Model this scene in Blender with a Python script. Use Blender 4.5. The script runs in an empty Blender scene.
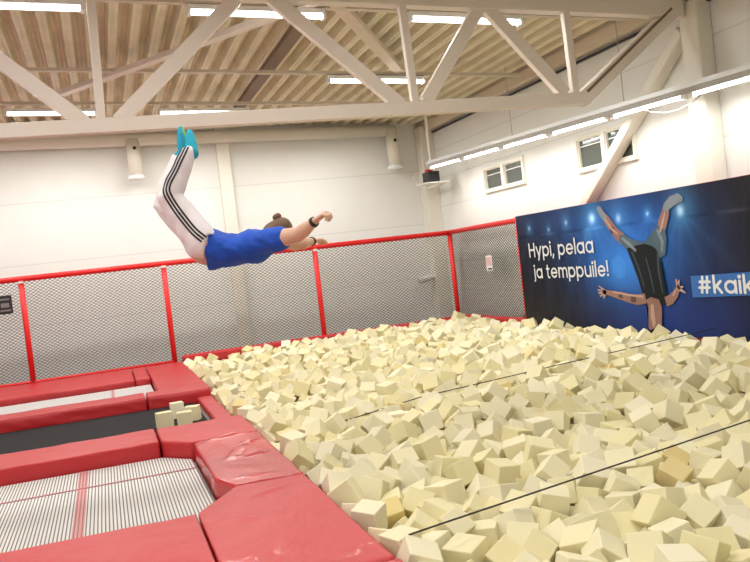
import bpy, bmesh, math, random
from mathutils import Vector, Matrix, Quaternion, noise
from mathutils.bvhtree import BVHTree
random.seed(11)
SC = bpy.context.scene
COL = SC.collection
PI = math.pi
EXPO = 0.10

# ------------------------------------------------------------------ materials
def srgb(r, g, b):
    f = lambda c: (c/255/12.92) if c/255 <= .04045 else ((c/255+.055)/1.055)**2.4
    return (f(r), f(g), f(b), 1)

def mat(name, col, rough=.5, metal=0, spec=.5, bump=None, var=0, emit=None, coat=0, sheen=0):
    m = bpy.data.materials.new(name); m.use_nodes = True
    nt = m.node_tree; b = nt.nodes['Principled BSDF']
    if len(col) == 3: col = (*col, 1)
    b.inputs['Base Color'].default_value = col
    b.inputs['Roughness'].default_value = rough
    b.inputs['Metallic'].default_value = metal
    b.inputs['Specular IOR Level'].default_value = spec
    b.inputs['Coat Weight'].default_value = coat
    b.inputs['Sheen Weight'].default_value = sheen
    if emit:
        b.inputs['Emission Color'].default_value = (*emit[0], 1); b.inputs['Emission Strength'].default_value = emit[1]
    tc = nt.nodes.new('ShaderNodeTexCoord')
    if var:
        n = nt.nodes.new('ShaderNodeTexNoise'); n.inputs['Scale'].default_value = 2.3; n.inputs['Detail'].default_value = 5
        nt.links.new(tc.outputs['Object'], n.inputs['Vector'])
        mx = nt.nodes.new('ShaderNodeMix'); mx.data_type = 'RGBA'
        mx.inputs['A'].default_value = tuple(c*(1-var) for c in col[:3])+(1,)
        mx.inputs['B'].default_value = tuple(min(1, c*(1+var)) for c in col[:3])+(1,)
        nt.links.new(n.outputs['Fac'], mx.inputs['Factor']); nt.links.new(mx.outputs['Result'], b.inputs['Base Color'])
    if bump:
        sc, st, dist, stretch = bump
        mp = nt.nodes.new('ShaderNodeMapping'); mp.inputs['Scale'].default_value = stretch
        n = nt.nodes.new('ShaderNodeTexNoise'); n.inputs['Scale'].default_value = sc; n.inputs['Detail'].default_value = 4
        bp = nt.nodes.new('ShaderNodeBump'); bp.inputs['Strength'].default_value = st; bp.inputs['Distance'].default_value = dist
        nt.links.new(tc.outputs['Object'], mp.inputs['Vector']); nt.links.new(mp.outputs['Vector'], n.inputs['Vector'])
        nt.links.new(n.outputs['Fac'], bp.inputs['Height']); nt.links.new(bp.outputs['Normal'], b.inputs['Normal'])
    return m

def math_node(nt, op, a, b=None, c=None):
    n = nt.nodes.new('ShaderNodeMath'); n.operation = op
    for i, v in enumerate((a, b, c)):
        if v is None: continue
        if isinstance(v, (int, float)): n.inputs[i].default_value = v
        else: nt.links.new(v, n.inputs[i])
    return n.outputs[0]

def panel_wall(name, col, step, off, rough=.75):
    """painted wall panels with faint horizontal joints"""
    m = mat(name, col, rough, var=.03)
    nt = m.node_tree; b = nt.nodes['Principled BSDF']
    g = nt.nodes.new('ShaderNodeNewGeometry'); s = nt.nodes.new('ShaderNodeSeparateXYZ')
    nt.links.new(g.outputs['Position'], s.inputs[0])
    fr = math_node(nt, 'FRACT', math_node(nt, 'DIVIDE', math_node(nt, 'ADD', s.outputs['Z'], off), step))
    line = math_node(nt, 'LESS_THAN', fr, .022/step)
    src = b.inputs['Base Color'].links[0].from_socket
    mx = nt.nodes.new('ShaderNodeMix'); mx.data_type = 'RGBA'
    nt.links.new(line, mx.inputs['Factor']); nt.links.new(src, mx.inputs['A'])
    mx.inputs['B'].default_value = tuple(c*.86 for c in col[:3])+(1,)
    nt.links.new(mx.outputs['Result'], b.inputs['Base Color'])
    return m

def stripe_mat(name, light, dark, period, frac, rough=.6, period2=None):
    """woven webbing: threads running along object Y"""
    m = mat(name, light, rough)
    nt = m.node_tree; b = nt.nodes['Principled BSDF']
    g = nt.nodes.new('ShaderNodeNewGeometry'); s = nt.nodes.new('ShaderNodeSeparateXYZ')
    nt.links.new(g.outputs['Position'], s.inputs[0])
    fac = math_node(nt, 'LESS_THAN', math_node(nt, 'FRACT', math_node(nt, 'DIVIDE', math_node(nt, 'ADD', s.outputs['X'], 50), period)), frac)
    if period2:
        f2 = math_node(nt, 'LESS_THAN', math_node(nt, 'FRACT', math_node(nt, 'DIVIDE', s.outputs['Y'], period2)), .35)
        fac = math_node(nt, 'MAXIMUM', fac, math_node(nt, 'MULTIPLY', f2, .22))
    mx = nt.nodes.new('ShaderNodeMix'); mx.data_type = 'RGBA'
    nt.links.new(fac, mx.inputs['Factor'])
    mx.inputs['A'].default_value = (*light[:3], 1); mx.inputs['B'].default_value = (*dark[:3], 1)
    nt.links.new(mx.outputs['Result'], b.inputs['Base Color'])
    return m

WALLC = (.82, .825, .79)
M = {}
M['wall'] = panel_wall('painted_wall_panel', WALLC, 1.2, .25)
M['wallr'] = panel_wall('painted_wall_block', WALLC, .62, .0)
M['deck'] = mat('painted_roof_sheet', (.73, .665, .48), .55, var=.22, bump=(3, .15, .02, (1, .1, 1)))
M['steel'] = mat('painted_steel', (.80, .725, .65), .5, var=.05)
M['steel2'] = mat('painted_steel_cream', (.70, .60, .47), .55, var=.06)
M['steeld'] = mat('brown_steel', (.20, .135, .085), .6)
M['cream'] = mat('cream_paint', (.80, .77, .68), .5, var=.03)
M['white'] = mat('white_enamel', (.85, .86, .86), .4)
M['tray'] = mat('light_tray_paint', (.62, .55, .44), .5)
M['trunk'] = mat('pale_aluminium', (.78, .80, .80), .35, metal=.2)
M['trunkd'] = mat('grey_channel', (.40, .385, .36), .5)
M['tube'] = mat('lit_tube', (1, 1, 1), .4, emit=((1, .98, .95), 7))
M['red'] = mat('red_padding', (.78, .012, .012), .42, bump=(9, .25, .02, (1, 1, .3)))
M['vinyl'] = mat('red_vinyl', (.52, .017, .023), .44, spec=.6, bump=(5.5, .6, .02, (1, .55, 1)), coat=.03)
M['vinyld'] = mat('shiny_red_vinyl', (.53, .019, .026), .22, spec=.6, bump=(6, .55, .02, (1, .6, 1)))
M['net'] = mat('grey_netting', (.10, .10, .095), .8)
M['black'] = mat('black_plastic', (.012, .012, .013), .45)
M['rope'] = mat('dark_cord', (.03, .028, .025), .7)
M['bed'] = stripe_mat('white_webbing', (.80, .78, .74), (.13, .13, .135), .0265, .36, period2=.021)
M['bedpale'] = stripe_mat('pale_webbing', (.60, .59, .575), (.50, .50, .49), .03, .3)
M['bedred'] = stripe_mat('red_marked_webbing', (.66, .30, .30), (.30, .12, .12), .0265, .36)
M['bedred2'] = stripe_mat('red_stitched_webbing', (.52, .03, .05), (.62, .42, .40), .0265, .36)
M['bedblack'] = mat('charcoal_webbing', (.011, .0115, .013), .8, spec=.25, bump=(60, .4, .004, (1, 1, 1)))
M['frame'] = mat('grey_steel_frame', (.12, .12, .12), .5, metal=.6)
M['concrete'] = mat('grey_concrete', (.34, .33, .31), .8, var=.1)
M['glass'] = mat('dark_window_glass', (.085, .10, .085), .12, spec=.7)
M['paper'] = mat('white_paper', (.82, .80, .78), .7)
M['pink'] = mat('pink_print', (.72, .45, .45), .7)
M['poster'] = mat('black_poster', (.015, .015, .017), .5)
M['posterg'] = mat('grey_print', (.22, .21, .21), .6)
M['redp'] = mat('red_plastic', (.7, .02, .02), .4)
M['drain'] = mat('white_drainpipe', (.72, .70, .65), .45)

def foam(name, col, per_island=False):
    m = mat(name, col, .92, spec=.2, bump=(38, .35, .004, (1, 1, 1)))
    nt = m.node_tree; b = nt.nodes['Principled BSDF']
    if per_island:
        g = nt.nodes.new('ShaderNodeNewGeometry'); rnd = g.outputs['Random Per Island']
    else:
        g = nt.nodes.new('ShaderNodeObjectInfo'); rnd = g.outputs['Random']
    cr = nt.nodes.new('ShaderNodeValToRGB')
    e = cr.color_ramp.elements
    k = (.86, 1.0, 1.07)
    e[0].position = 0; e[0].color = (col[0]*.96, col[1]*.95, col[2]*.88, 1)
    e[1].position = 1; e[1].color = (min(.9, col[0]*1.05), min(.9, col[1]*1.07), min(.9, col[2]*1.28), 1)
    if per_island:
        x = e.new(.02); x.color = (.74, .61, .29, 1); e[0].color = (.74, .61, .29, 1)
        y = e.new(.03); y.color = (col[0]*.95, col[1]*.93, col[2]*.84, 1)
        cr.color_ramp.interpolation = 'LINEAR'
    nt.links.new(rnd, cr.inputs['Fac']); nt.links.new(cr.outputs['Color'], b.inputs['Base Color'])
    return m
M['foam'] = foam('pale_yellow_foam', (.815, .75, .475))
M['foamy'] = foam('mustard_foam', (.74, .61, .29))
M['foams'] = foam('mixed_yellow_foam', (.815, .75, .475), True)
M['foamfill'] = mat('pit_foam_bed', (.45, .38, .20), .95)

# ------------------------------------------------------------------ mesh helpers
def link(o, parent=None):
    COL.objects.link(o)
    if parent is not None: o.parent = parent
    return o

def mesh_obj(name, bm, material, parent=None, smooth=False):
    me = bpy.data.meshes.new(name)
    bm.to_mesh(me); bm.free()
    if smooth:
        for p in me.polygons: p.use_smooth = True
    o = bpy.data.objects.new(name, me)
    if material is not None: me.materials.append(material)
    return link(o, parent)

def tag(o, label=None, cat=None, group=None, kind=None):
    if label: o['label'] = label
    if cat: o['category'] = cat
    if group: o['group'] = group
    if kind: o['kind'] = kind
    return o

def empty(name, loc, label, cat, group=None):
    o = bpy.data.objects.new(name, None); o.empty_display_size = .1
    link(o); o.location = loc
    return tag(o, label, cat, group)

def box(bm, x0, x1, y0, y1, z0, z1, bev=0):
    vs = [bm.verts.new((x, y, z)) for x in (x0, x1) for y in (y0, y1) for z in (z0, z1)]
    fs = [bm.faces.new([vs[i] for i in q]) for q in ((0,1,3,2),(4,6,7,5),(0,4,5,1),(2,3,7,6),(0,2,6,4),(1,5,7,3))]
    if bev:
        es = list({e for f in fs for e in f.edges})
        bmesh.ops.bevel(bm, geom=es, offset=bev, segments=2, affect='EDGES', profile=.5)

def bar(bm, p0, p1, w, h, up=(0,0,1), bev=0):
    """rectangular bar from p0 to p1, w across, h along up"""
    p0, p1 = Vector(p0), Vector(p1); t = (p1-p0).normalized(); up = Vector(up)
    s = t.cross(up).normalized(); n = s.cross(t).normalized()
    vs = []
    for p in (p0, p1):
        for a, b in ((-1,-1),(1,-1),(1,1),(-1,1)): vs.append(bm.verts.new(p+s*(a*w/2)+n*(b*h/2)))
    fs = [bm.faces.new([vs[i] for i in q]) for q in ((3,2,1,0),(4,5,6,7),(0,1,5,4),(1,2,6,5),(2,3,7,6),(3,0,4,7))]
    if bev:
        es = list({e for f in fs for e in f.edges})
        bmesh.ops.bevel(bm, geom=es, offset=bev, segments=2, affect='EDGES', profile=.5)

def tube(bm, pts, rad, seg=12, cap=True):
    pts = [Vector(p) for p in pts]
    rads = rad if isinstance(rad, (list, tuple)) else [rad]*len(pts)
    rings = []; ref = None
    for i, p in enumerate(pts):
        t = ((pts[min(i+1, len(pts)-1)]-pts[max(i-1, 0)])).normalized()
        if ref is None:
            ref = Vector((0,0,1)) if abs(t.z) < .9 else Vector((1,0,0))
        s = t.cross(ref).normalized(); n = s.cross(t).normalized(); ref = n
        rings.append([bm.verts.new(p+(s*math.cos(2*PI*k/seg)+n*math.sin(2*PI*k/seg))*rads[i]) for k in range(seg)])
    for a, b in zip(rings, rings[1:]):
        for k in range(seg): bm.faces.new((a[k], a[(k+1)%seg], b[(k+1)%seg], b[k]))
    if cap:
        bm.faces.new(list(reversed(rings[0]))); bm.faces.new(rings[-1])

def prism(bm, poly, z0, z1):
    lo = [bm.verts.new((x, y, z0)) for x, y in poly]; hi = [bm.verts.new((x, y, z1)) for x, y in poly]
    n = len(poly)
    bm.faces.new(list(reversed(lo))); bm.faces.new(hi)
    for i in range(n): bm.faces.new((lo[i], lo[(i+1)%n], hi[(i+1)%n], hi[i]))

def remeshed(name, bm, voxel, smooth=4, fac=.5):
    """fuse overlapping closed shells into one continuous surface; returns a mesh datablock"""
    me = bpy.data.meshes.new(name+'_src'); bmesh.ops.recalc_face_normals(bm, faces=bm.faces[:]); bm.to_mesh(me); bm.free()
    o = bpy.data.objects.new(name+'_src', me); COL.objects.link(o)
    r = o.modifiers.new('r', 'REMESH'); r.mode = 'VOXEL'; r.voxel_size = voxel; r.adaptivity = 0
    if smooth:
        s = o.modifiers.new('s', 'SMOOTH'); s.iterations = smooth; s.factor = fac
    dg = bpy.context.evaluated_depsgraph_get(); dg.update()
    out = bpy.data.meshes.new_from_object(o.evaluated_get(dg)); out.name = name
    bpy.data.objects.remove(o); bpy.data.meshes.remove(me)
    for p in out.polygons: p.use_smooth = True
    return out

def structure(name, bm, material, smooth=False):
    return tag(mesh_obj(name, bm, material, smooth=smooth), kind='structure')

# ------------------------------------------------------------------ camera (stands at the pit's left pads, eye height 1.5 m over them)
EYE = Vector((0, 0, 1.5))
yaw, pit, rol = math.radians(18.11), math.radians(-1.494), math.radians(-6.604)
fw = Vector((math.sin(yaw)*math.cos(pit), math.cos(yaw)*math.cos(pit), math.sin(pit)))
r0 = Vector((math.cos(yaw), -math.sin(yaw), 0)); u0 = r0.cross(fw)
rt = r0*math.cos(rol)+u0*math.sin(rol); up = -r0*math.sin(rol)+u0*math.cos(rol)
cam = bpy.data.cameras.new('camera'); co = bpy.data.objects.new('camera', cam); link(co)
cam.sensor_fit = 'HORIZONTAL'; cam.sensor_width = 36; cam.lens = 830/750*36; cam.clip_start = .05; cam.clip_end = 100
co.matrix_world = Matrix(((rt.x, up.x, -fw.x, EYE.x), (rt.y, up.y, -fw.y, EYE.y), (rt.z, up.z, -fw.z, EYE.z), (0, 0, 0, 1)))
SC.camera = co

# resting places of the pit foam cubes: position in mm, rotation in hundredths, size in mm
CUBES = (
    1686,4109,-153,24,-72,21,180,184,182, 2643,3732,-32,65,64,24,165,167,179, 2379,3451,-90,4,31,86,185,186,182, 1369,4830,-71,32,67,-21,168,164,162, 1378,4026,-83,51,61,-54,177,179,183, 2828,4654,-50,58,-63,17,181,185,172,
    2868,3713,-82,62,-61,47,167,162,160, 2190,3567,-85,-51,33,6,154,162,164, 2469,3182,-38,-50,-83,17,168,166,176, 2203,3767,-109,-18,-6,90,187,188,180, 2397,4401,-68,53,-84,-12,166,166,169, 2285,3120,-31,77,-1,-10,168,159,161,
    3380,4114,-51,-22,75,59,168,165,173, 3199,4322,-59,-19,-49,-53,166,161,164, 1367,4244,-69,0,-2,19,169,170,170, 2395,5072,-45,-45,48,61,177,176,170, 1376,5337,-51,40,29,43,175,190,182, 1978,5066,-101,-66,-20,-72,174,188,180,
    2027,3906,-136,44,33,-83,162,156,162, 1724,4364,-74,75,-53,37,157,155,157, 1371,6746,-73,-39,-16,89,173,182,179, 4139,5578,-3,-45,71,50,169,171,166, 1857,3996,-183,-76,51,14,178,169,178, 2672,4897,-50,44,31,84,157,159,172,
    3051,4644,-37,-51,12,-26,189,192,180, 2244,6040,-30,-77,62,-15,185,174,179, 2199,5293,-47,-11,-76,18,169,181,167, 3694,4282,-34,51,-22,50,175,175,177, 2711,3394,-126,-69,-16,61,175,167,180, 2073,4285,-115,95,20,-6,161,165,162,
    2575,3530,-80,-49,-57,-55,158,160,162, 2867,4399,-80,-64,-20,-52,159,157,158, 3926,5581,-17,83,50,21,167,170,168, 1575,5369,-60,-10,-55,77,160,160,166, 2191,4438,-92,-6,-30,82,165,165,165, 2846,5355,-27,-27,58,51,173,182,169,
    5158,6487,58,55,66,-51,170,181,183, 3270,3976,-152,-30,-77,-42,178,191,184, 1768,5061,-131,-57,-5,64,181,168,181, 2023,4099,-140,13,36,89,175,160,159, 2355,3909,-105,31,65,39,183,167,178, 2874,3991,-67,-18,-3,-57,167,173,159,
    2911,3452,-150,-51,25,71,186,180,177, 2560,4251,-158,-44,6,19,166,172,174, 2363,6904,-75,-56,-64,-8,177,183,177, 3618,4513,-87,-57,47,-33,165,172,168, 1564,4481,-108,-34,-25,44,181,184,188, 1373,5547,-40,26,35,-64,168,174,178,
    1895,4347,-161,32,-63,37,159,174,163, 1368,4533,-138,-16,9,-56,173,165,163, 1724,4595,-69,89,-41,-20,165,160,166, 2770,4234,-139,41,91,-8,172,186,172, 2245,4804,-116,83,-53,6,179,181,176, 2552,3873,-148,87,-27,-9,179,178,183,
    2273,4262,-144,-62,-75,19,178,169,169, 1377,5670,-421,12,-54,-1,174,183,184, 1547,4967,-134,19,-9,-4,166,163,172, 1923,5486,-112,63,0,-60,185,174,181, 2877,6245,-53,41,45,-6,160,162,156, 2817,5644,-69,-77,14,60,175,171,180,
    3184,5273,-53,50,-33,-79,163,164,164, 3202,6001,-29,-2,69,1,180,166,172, 3052,4437,-102,6,-27,41,162,159,160, 3400,6047,-24,-73,-5,43,174,172,175, 3034,3637,-155,-45,11,4,178,171,177, 2005,4502,-126,-5,54,-84,163,165,160,
    3273,4678,-94,-61,78,-9,176,186,180, 3199,6669,34,-38,28,86,187,187,190, 3680,6007,-59,-55,-49,-44,184,188,178, 1975,6777,-123,-85,-26,-4,180,179,184, 1470,8275,-33,-6,-46,-84,165,160,166, 1665,5878,-83,45,4,81,175,172,170,
    2221,5011,-133,-39,78,-30,175,183,179, 4115,4763,-53,-50,-57,28,167,170,178, 3508,5249,-83,6,51,4,175,174,181, 4057,5008,-104,62,70,-20,176,188,185, 4991,6030,16,48,-79,-30,185,169,173, 3486,7380,40,-80,46,-38,184,188,181,
    2510,5816,-83,51,42,-21,171,174,179, 1377,5077,-131,96,21,-15,181,190,174, 4721,6808,0,-60,-72,-32,179,168,167, 1628,6689,-72,-20,87,13,165,162,162, 2558,4558,-75,-27,-94,22,163,164,165, 2708,7088,-46,3,59,-25,178,179,185,
    2007,5922,-75,-41,-40,-61,179,172,180, 4202,5277,-75,39,-78,32,171,181,177, 2194,5513,-64,-3,-99,7,179,177,182, 3581,6207,30,33,-30,75,172,169,170, 4279,5993,28,-6,-48,-56,189,176,188, 5182,8142,74,0,-90,34,176,185,181,
    1764,7659,-85,56,4,61,180,181,178, 2412,5355,-40,43,-38,76,164,166,157, 1551,4272,-150,10,-8,-97,179,176,184, 1948,7736,-46,74,16,-48,173,172,175, 5168,7321,38,18,56,41,176,170,182, 1366,6124,-106,35,-42,71,163,162,158,
    2674,4411,-131,-51,-52,-23,165,168,161, 2691,6274,-85,-10,96,-7,170,168,158, 4083,5866,-23,-28,-47,-66,173,180,178, 3495,4696,-101,17,-20,84,160,161,159, 4260,6300,-52,40,85,30,172,180,186, 2856,5160,-68,-7,66,-74,162,166,161,
    5180,6111,15,-52,-66,52,176,169,180, 2153,6991,-97,-5,-33,16,178,177,179, 2201,4021,-171,-94,9,-28,163,174,171, 3938,5370,-111,8,-63,52,167,167,161, 2308,7319,-46,-53,50,-17,177,180,177, 1442,7249,-50,68,28,-67,181,178,183,
    2502,4771,-119,53,-9,-49,164,159,167, 3663,4812,-101,-48,-72,21,184,182,176, 4546,6013,-4,12,-53,15,171,166,161, 2968,7251,-25,7,-94,-13,171,165,179, 3006,6013,-63,16,-98,-5,165,172,163, 1894,3320,-41,-40,66,47,166,172,176,
    2052,4792,-174,27,-30,-86,160,168,167, 1866,6173,-130,-84,49,-6,176,173,168, 4362,8071,20,14,42,80,176,177,173, 3741,7024,-8,8,74,-19,176,179,176, 1374,5255,-244,-8,73,-6,177,182,178, 4399,7410,-42,-31,-20,90,183,183,182,
    2632,3099,-126,61,4,10,178,174,173, 6423,7728,80,14,23,81,173,181,175, 4251,5064,-56,83,15,-32,172,180,172, 3103,5620,-65,3,93,-15,176,168,176, 3759,4643,-59,-20,-77,-12,155,169,166, 1369,5805,-86,7,33,-75,167,171,163,
    2884,6729,-56,-19,-45,85,169,166,167, 1373,5997,-560,-82,-30,24,175,178,181, 1370,8200,-184,-32,-87,1,173,168,174, 2399,8163,-64,-43,13,21,172,177,182, 3150,3805,-167,21,-53,-22,165,177,171, 3418,8797,-16,-50,37,-78,181,180,189,
    1725,5548,-101,80,-20,44,168,168,175, 4212,6671,-51,-51,78,1,181,168,168, 2955,9059,-24,-33,-59,-44,179,177,170, 1996,5725,-94,26,-93,-14,158,164,160, 5818,7514,22,-32,-38,-73,183,171,186, 4541,5191,-43,-27,-22,25,182,185,180,
    1887,3779,-190,-64,58,-6,169,178,177, 1367,8942,-77,40,78,10,167,163,173, 2186,10074,10,-96,20,20,183,172,182, 2536,9762,2,-9,-74,59,179,192,189, 1364,4726,-234,-60,-54,-12,154,163,160, 2710,5256,-155,90,28,-16,161,162,158,
    4704,7551,38,-38,15,91,161,162,156, 2730,6609,-109,84,-33,28,169,165,176, 3394,6533,-63,21,79,12,165,171,158, 1370,6359,-228,-83,19,45,177,171,175, 3469,3873,-3,50,35,75,173,168,176, 1505,6303,-94,-63,-17,-44,161,167,161,
    2598,7260,-48,-11,-26,68,161,161,164, 4101,8273,-15,7,82,36,179,180,176, 3456,5454,-101,67,-36,63,182,177,178, 4858,5679,-82,-75,52,33,173,172,173, 2893,8227,-64,47,-38,-8,162,177,172, 3059,3984,-137,-13,-82,-32,177,170,180,
    3889,7235,6,-94,8,-6,180,173,167, 3718,5684,-109,-68,-73,-1,189,179,182, 2243,8741,-80,-61,47,57,180,188,184, 4623,5670,-47,-36,-58,72,174,178,171, 2614,4061,-143,-76,47,29,171,162,161, 4523,6980,-42,27,-85,20,164,169,170,
    2711,5812,-113,-26,77,-59,168,180,176, 3545,6965,-29,32,-33,7,174,165,163, 5809,7221,9,-49,-40,71,164,171,169, 2190,8126,-80,-26,61,19,185,185,183, 3005,6885,-26,-13,-99,-5,173,168,170, 3428,8400,-30,11,-17,-97,175,171,184,
    1376,6500,-378,50,35,-31,178,189,178, 1931,8323,-82,40,70,13,182,189,190, 1371,9307,-65,5,1,43,176,173,168, 3500,5048,-115,-32,-35,-33,161,160,167, 5314,5948,34,53,-84,-4,169,177,171, 1662,5225,-148,-82,4,55,161,165,164,
    1365,6604,-207,39,5,92,155,167,156, 4977,8951,54,-24,39,-8,182,172,180, 1364,6953,-561,-16,-6,78,153,168,163, 1779,6839,-108,82,47,-32,170,177,167, 4510,7599,11,-48,-76,-30,179,187,183, 5552,7379,-5,-80,46,38,168,174,170,
    3052,6481,-56,48,-79,-35,176,176,178, 5974,6945,6,39,5,-74,177,191,179, 2470,6446,-81,13,-84,-10,170,168,173, 5404,8778,49,-58,2,73,175,184,170, 1831,10553,-42,65,39,-45,178,190,182, 1367,5880,-398,44,-74,17,166,159,174,
    4848,8353,-20,80,-11,-59,179,182,186, 2927,7590,-46,-86,-8,50,160,167,166, 4405,5376,-67,23,-4,53,186,185,176, 1367,5454,-217,83,-34,-38,171,164,171, 2987,7783,-20,28,21,2,180,165,179, 3709,9015,-8,47,34,-73,174,183,172,
    4190,7410,-70,2,-89,-38,186,174,184, 4875,9629,43,-24,51,-46,192,183,178, 4001,6150,-121,-23,-94,0,178,174,172, 1377,12416,-74,41,81,-27,191,176,181, 2029,3466,-128,34,-32,75,171,179,172, 3092,7492,-6,-61,-36,70,173,177,176,
    2967,4839,-57,-78,48,31,177,174,187, 5044,6858,-38,-16,-66,69,178,189,176, 5164,8867,39,-31,-86,-41,173,179,173, 1999,7364,-135,64,-21,6,188,181,177, 4392,9276,-6,59,-72,-14,167,169,172, 5653,9143,94,65,-58,32,177,172,185,
    6444,8151,9,-17,59,26,172,177,182, 6693,8716,54,48,35,79,177,173,176, 3983,8479,-2,-30,-15,63,184,181,178, 4002,4607,-87,21,1,-95,158,165,171, 1374,5517,-565,95,-25,19,184,175,184, 3776,5265,-172,-64,-74,15,191,186,188,
    1931,9899,-97,27,-41,-73,180,182,180, 1364,5993,-244,-33,19,92,163,162,168, 6519,7394,48,-55,-11,17,191,175,184, 3701,8407,6,27,19,91,167,167,176, 1373,6120,-395,30,-46,52,178,170,181, 1778,6350,-154,-14,23,-95,175,168,174,
    4032,5206,-159,46,-40,79,168,176,171, 3482,5731,-119,84,11,-20,178,178,173, 1376,8417,-350,-18,-49,-37,180,177,188, 1690,13920,-35,-56,-54,3,191,184,188, 6512,9066,87,-90,19,39,177,175,172, 1867,5287,-166,-67,-49,26,183,190,179,
    1934,8880,-62,0,-21,71,171,170,166, 1372,7374,-202,-1,19,89,174,179,168, 2114,9026,-65,34,-19,-70,184,184,172, 3388,9053,-10,37,75,16,160,169,170, 2574,9054,-45,-89,-2,41,186,170,183, 2850,9454,-58,19,-17,57,170,162,162,
    1366,9799,-69,15,59,79,161,164,170, 5378,6163,32,-3,-57,-53,183,180,173, 1636,9464,-78,45,-76,-46,169,172,162, 5935,8368,64,-10,-99,-10,161,165,159, 4411,5705,-95,-34,0,94,175,166,168, 4454,8672,-19,-43,82,20,186,173,171,
    5949,8179,20,43,71,-31,171,168,164, 1372,6878,-249,-91,-38,11,170,177,173, 1943,12137,-56,-96,-21,-13,175,182,183, 4729,5973,-83,-77,27,-56,163,168,164, 5598,8106,24,78,-49,-40,188,182,183, 6712,11619,121,89,-5,-34,169,172,173,
    1378,11327,-146,15,-92,-36,192,176,187, 2862,10930,-25,-21,20,-25,173,172,182, 3345,7588,8,-4,-40,-66,178,168,171, 3284,7392,-8,-60,-49,-59,169,183,177, 6190,9315,109,-40,49,-76,175,186,173, 1398,6942,-63,-66,-52,-7,169,169,164,
    5931,6748,7,-60,79,-9,158,160,168, 6731,9721,62,20,-91,26,166,179,173, 1366,6226,-564,16,61,-30,168,167,158, 1719,8087,-88,-5,-88,-41,167,173,172, 4626,9074,38,-9,-20,-36,174,178,170, 4021,6745,-95,-45,60,-14,174,184,182,
    3812,6680,-26,25,35,-37,171,168,169, 1366,7785,-223,26,68,68,170,164,164, 4555,8505,35,6,-77,-45,163,171,171, 4478,10022,35,43,25,48,176,184,184, 5378,6372,26,7,68,63,175,178,185, 5479,7794,19,-10,-5,99,161,169,175,
    4073,6338,-107,90,-2,-5,163,159,158, 3545,12124,32,18,38,90,172,171,170, 2583,10861,-61,-92,-10,-29,175,183,181, 4305,11953,46,37,67,54,180,165,167, 2794,8455,-78,34,30,-68,162,172,157, 2402,4104,-170,-85,-4,14,172,169,172,
    5411,8075,-48,-29,-77,56,168,168,161, 1367,6608,-559,-56,60,-54,165,160,172, 4878,7508,-48,81,23,-1,186,181,170, 5927,9889,69,-64,-21,67,170,176,178, 1373,8200,-557,18,-7,-49,171,182,174, 4070,9478,-32,9,-30,46,183,177,174,
    3275,11373,-48,-43,-5,-90,160,172,169, 5121,9509,18,-90,14,36,178,175,174, 2413,8625,-65,93,-17,-25,174,167,164, 1371,7265,-373,-43,-24,85,179,178,171, 3814,6159,-48,38,-1,82,160,165,159, 2057,6124,-73,-18,-17,32,176,185,179,
    3372,3792,-157,18,51,3,175,168,172, 1369,8396,-146,-44,74,-45,171,178,172, 5778,8608,21,-42,-29,-73,176,176,177, 4809,6272,-35,16,-23,-92,168,169,158, 3525,11146,-53,-50,85,19,179,170,173, 1371,13680,-35,-4,56,-39,171,180,167,
    1377,6713,-378,-92,-21,29,189,176,182, 3838,10525,15,-35,44,8,164,169,172, 3415,9942,-40,49,40,-29,187,174,183, 5998,7379,8,81,-22,54,172,187,182, 2351,10138,-104,34,-13,61,179,187,186, 6759,12506,78,-45,-67,-2,193,181,184,
    4609,7417,-76,-86,-44,17,173,189,176, 4854,10968,56,78,-29,-26,180,181,178, 3255,5455,-101,15,-81,53,168,161,167, 1765,7878,-76,18,-24,31,164,164,165, 1375,5047,-389,73,-58,34,181,174,177, 1374,8806,-224,6,15,-65,185,181,182,
    4993,10330,66,56,30,36,174,171,175, 2774,5477,-167,26,-54,-80,173,162,172, 6664,7768,63,-22,-69,44,169,166,166, 1580,6876,-98,90,-39,-8,172,173,180, 5907,13578,90,-1,-35,-89,177,180,185, 3685,9622,-9,-90,43,10,178,184,183,
    2456,11317,-49,-17,-43,34,181,167,182, 1374,10924,-179,21,-16,74,179,180,171, 6913,9282,81,-49,-59,-65,178,182,192, 1598,7125,-94,38,16,-89,169,169,161, 1827,10192,-115,9,-23,92,164,173,173, 1801,8485,-62,0,13,60,167,169,172,
    1741,6552,-165,-54,10,82,175,187,182, 3072,8620,-108,-14,-65,43,192,183,183, 3164,6329,-104,-53,76,36,164,170,155, 6105,8055,27,-33,21,20,167,173,171, 3199,6866,-16,-82,-28,-46,165,157,165, 3041,5173,-147,4,99,-8,174,171,182,
    4775,8546,-34,-66,-41,-9,178,178,180, 1803,9213,-159,-34,-33,-28,169,177,185, 2995,9981,2,-14,-13,2,171,159,174, 2117,7788,-137,-18,-16,-1,169,172,169, 3168,7177,-42,7,0,77,169,178,174, 2488,7428,-62,-70,72,0,183,174,187,
    4945,5863,-97,15,24,-15,184,182,170, 2965,4196,-146,12,11,-60,168,153,164, 2334,7751,-133,-45,16,-71,180,171,175, 2974,12874,-90,17,-45,75,169,170,161, 3167,10047,-64,-11,32,-93,172,171,166, 1372,7361,-553,85,-26,29,182,173,174,
    1375,10226,-63,-41,72,31,187,176,170, 1586,11800,-146,-1,-81,-14,177,192,176, 2186,5711,-112,78,-24,-58,164,158,163, 2515,7677,-51,-21,50,-80,189,180,179, 3288,5039,-103,43,-59,22,176,178,174, 3710,5003,-155,36,56,-9,177,165,164,
    5038,6658,-87,-30,-12,-95,173,172,163, 3297,5650,-109,34,-7,78,168,164,176, 2542,9413,-102,-57,-73,38,177,175,186, 4398,7781,-67,20,95,22,180,166,168, 5524,9805,48,46,-1,86,183,176,177, 4589,10706,14,27,-78,-2,179,189,180,
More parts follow.
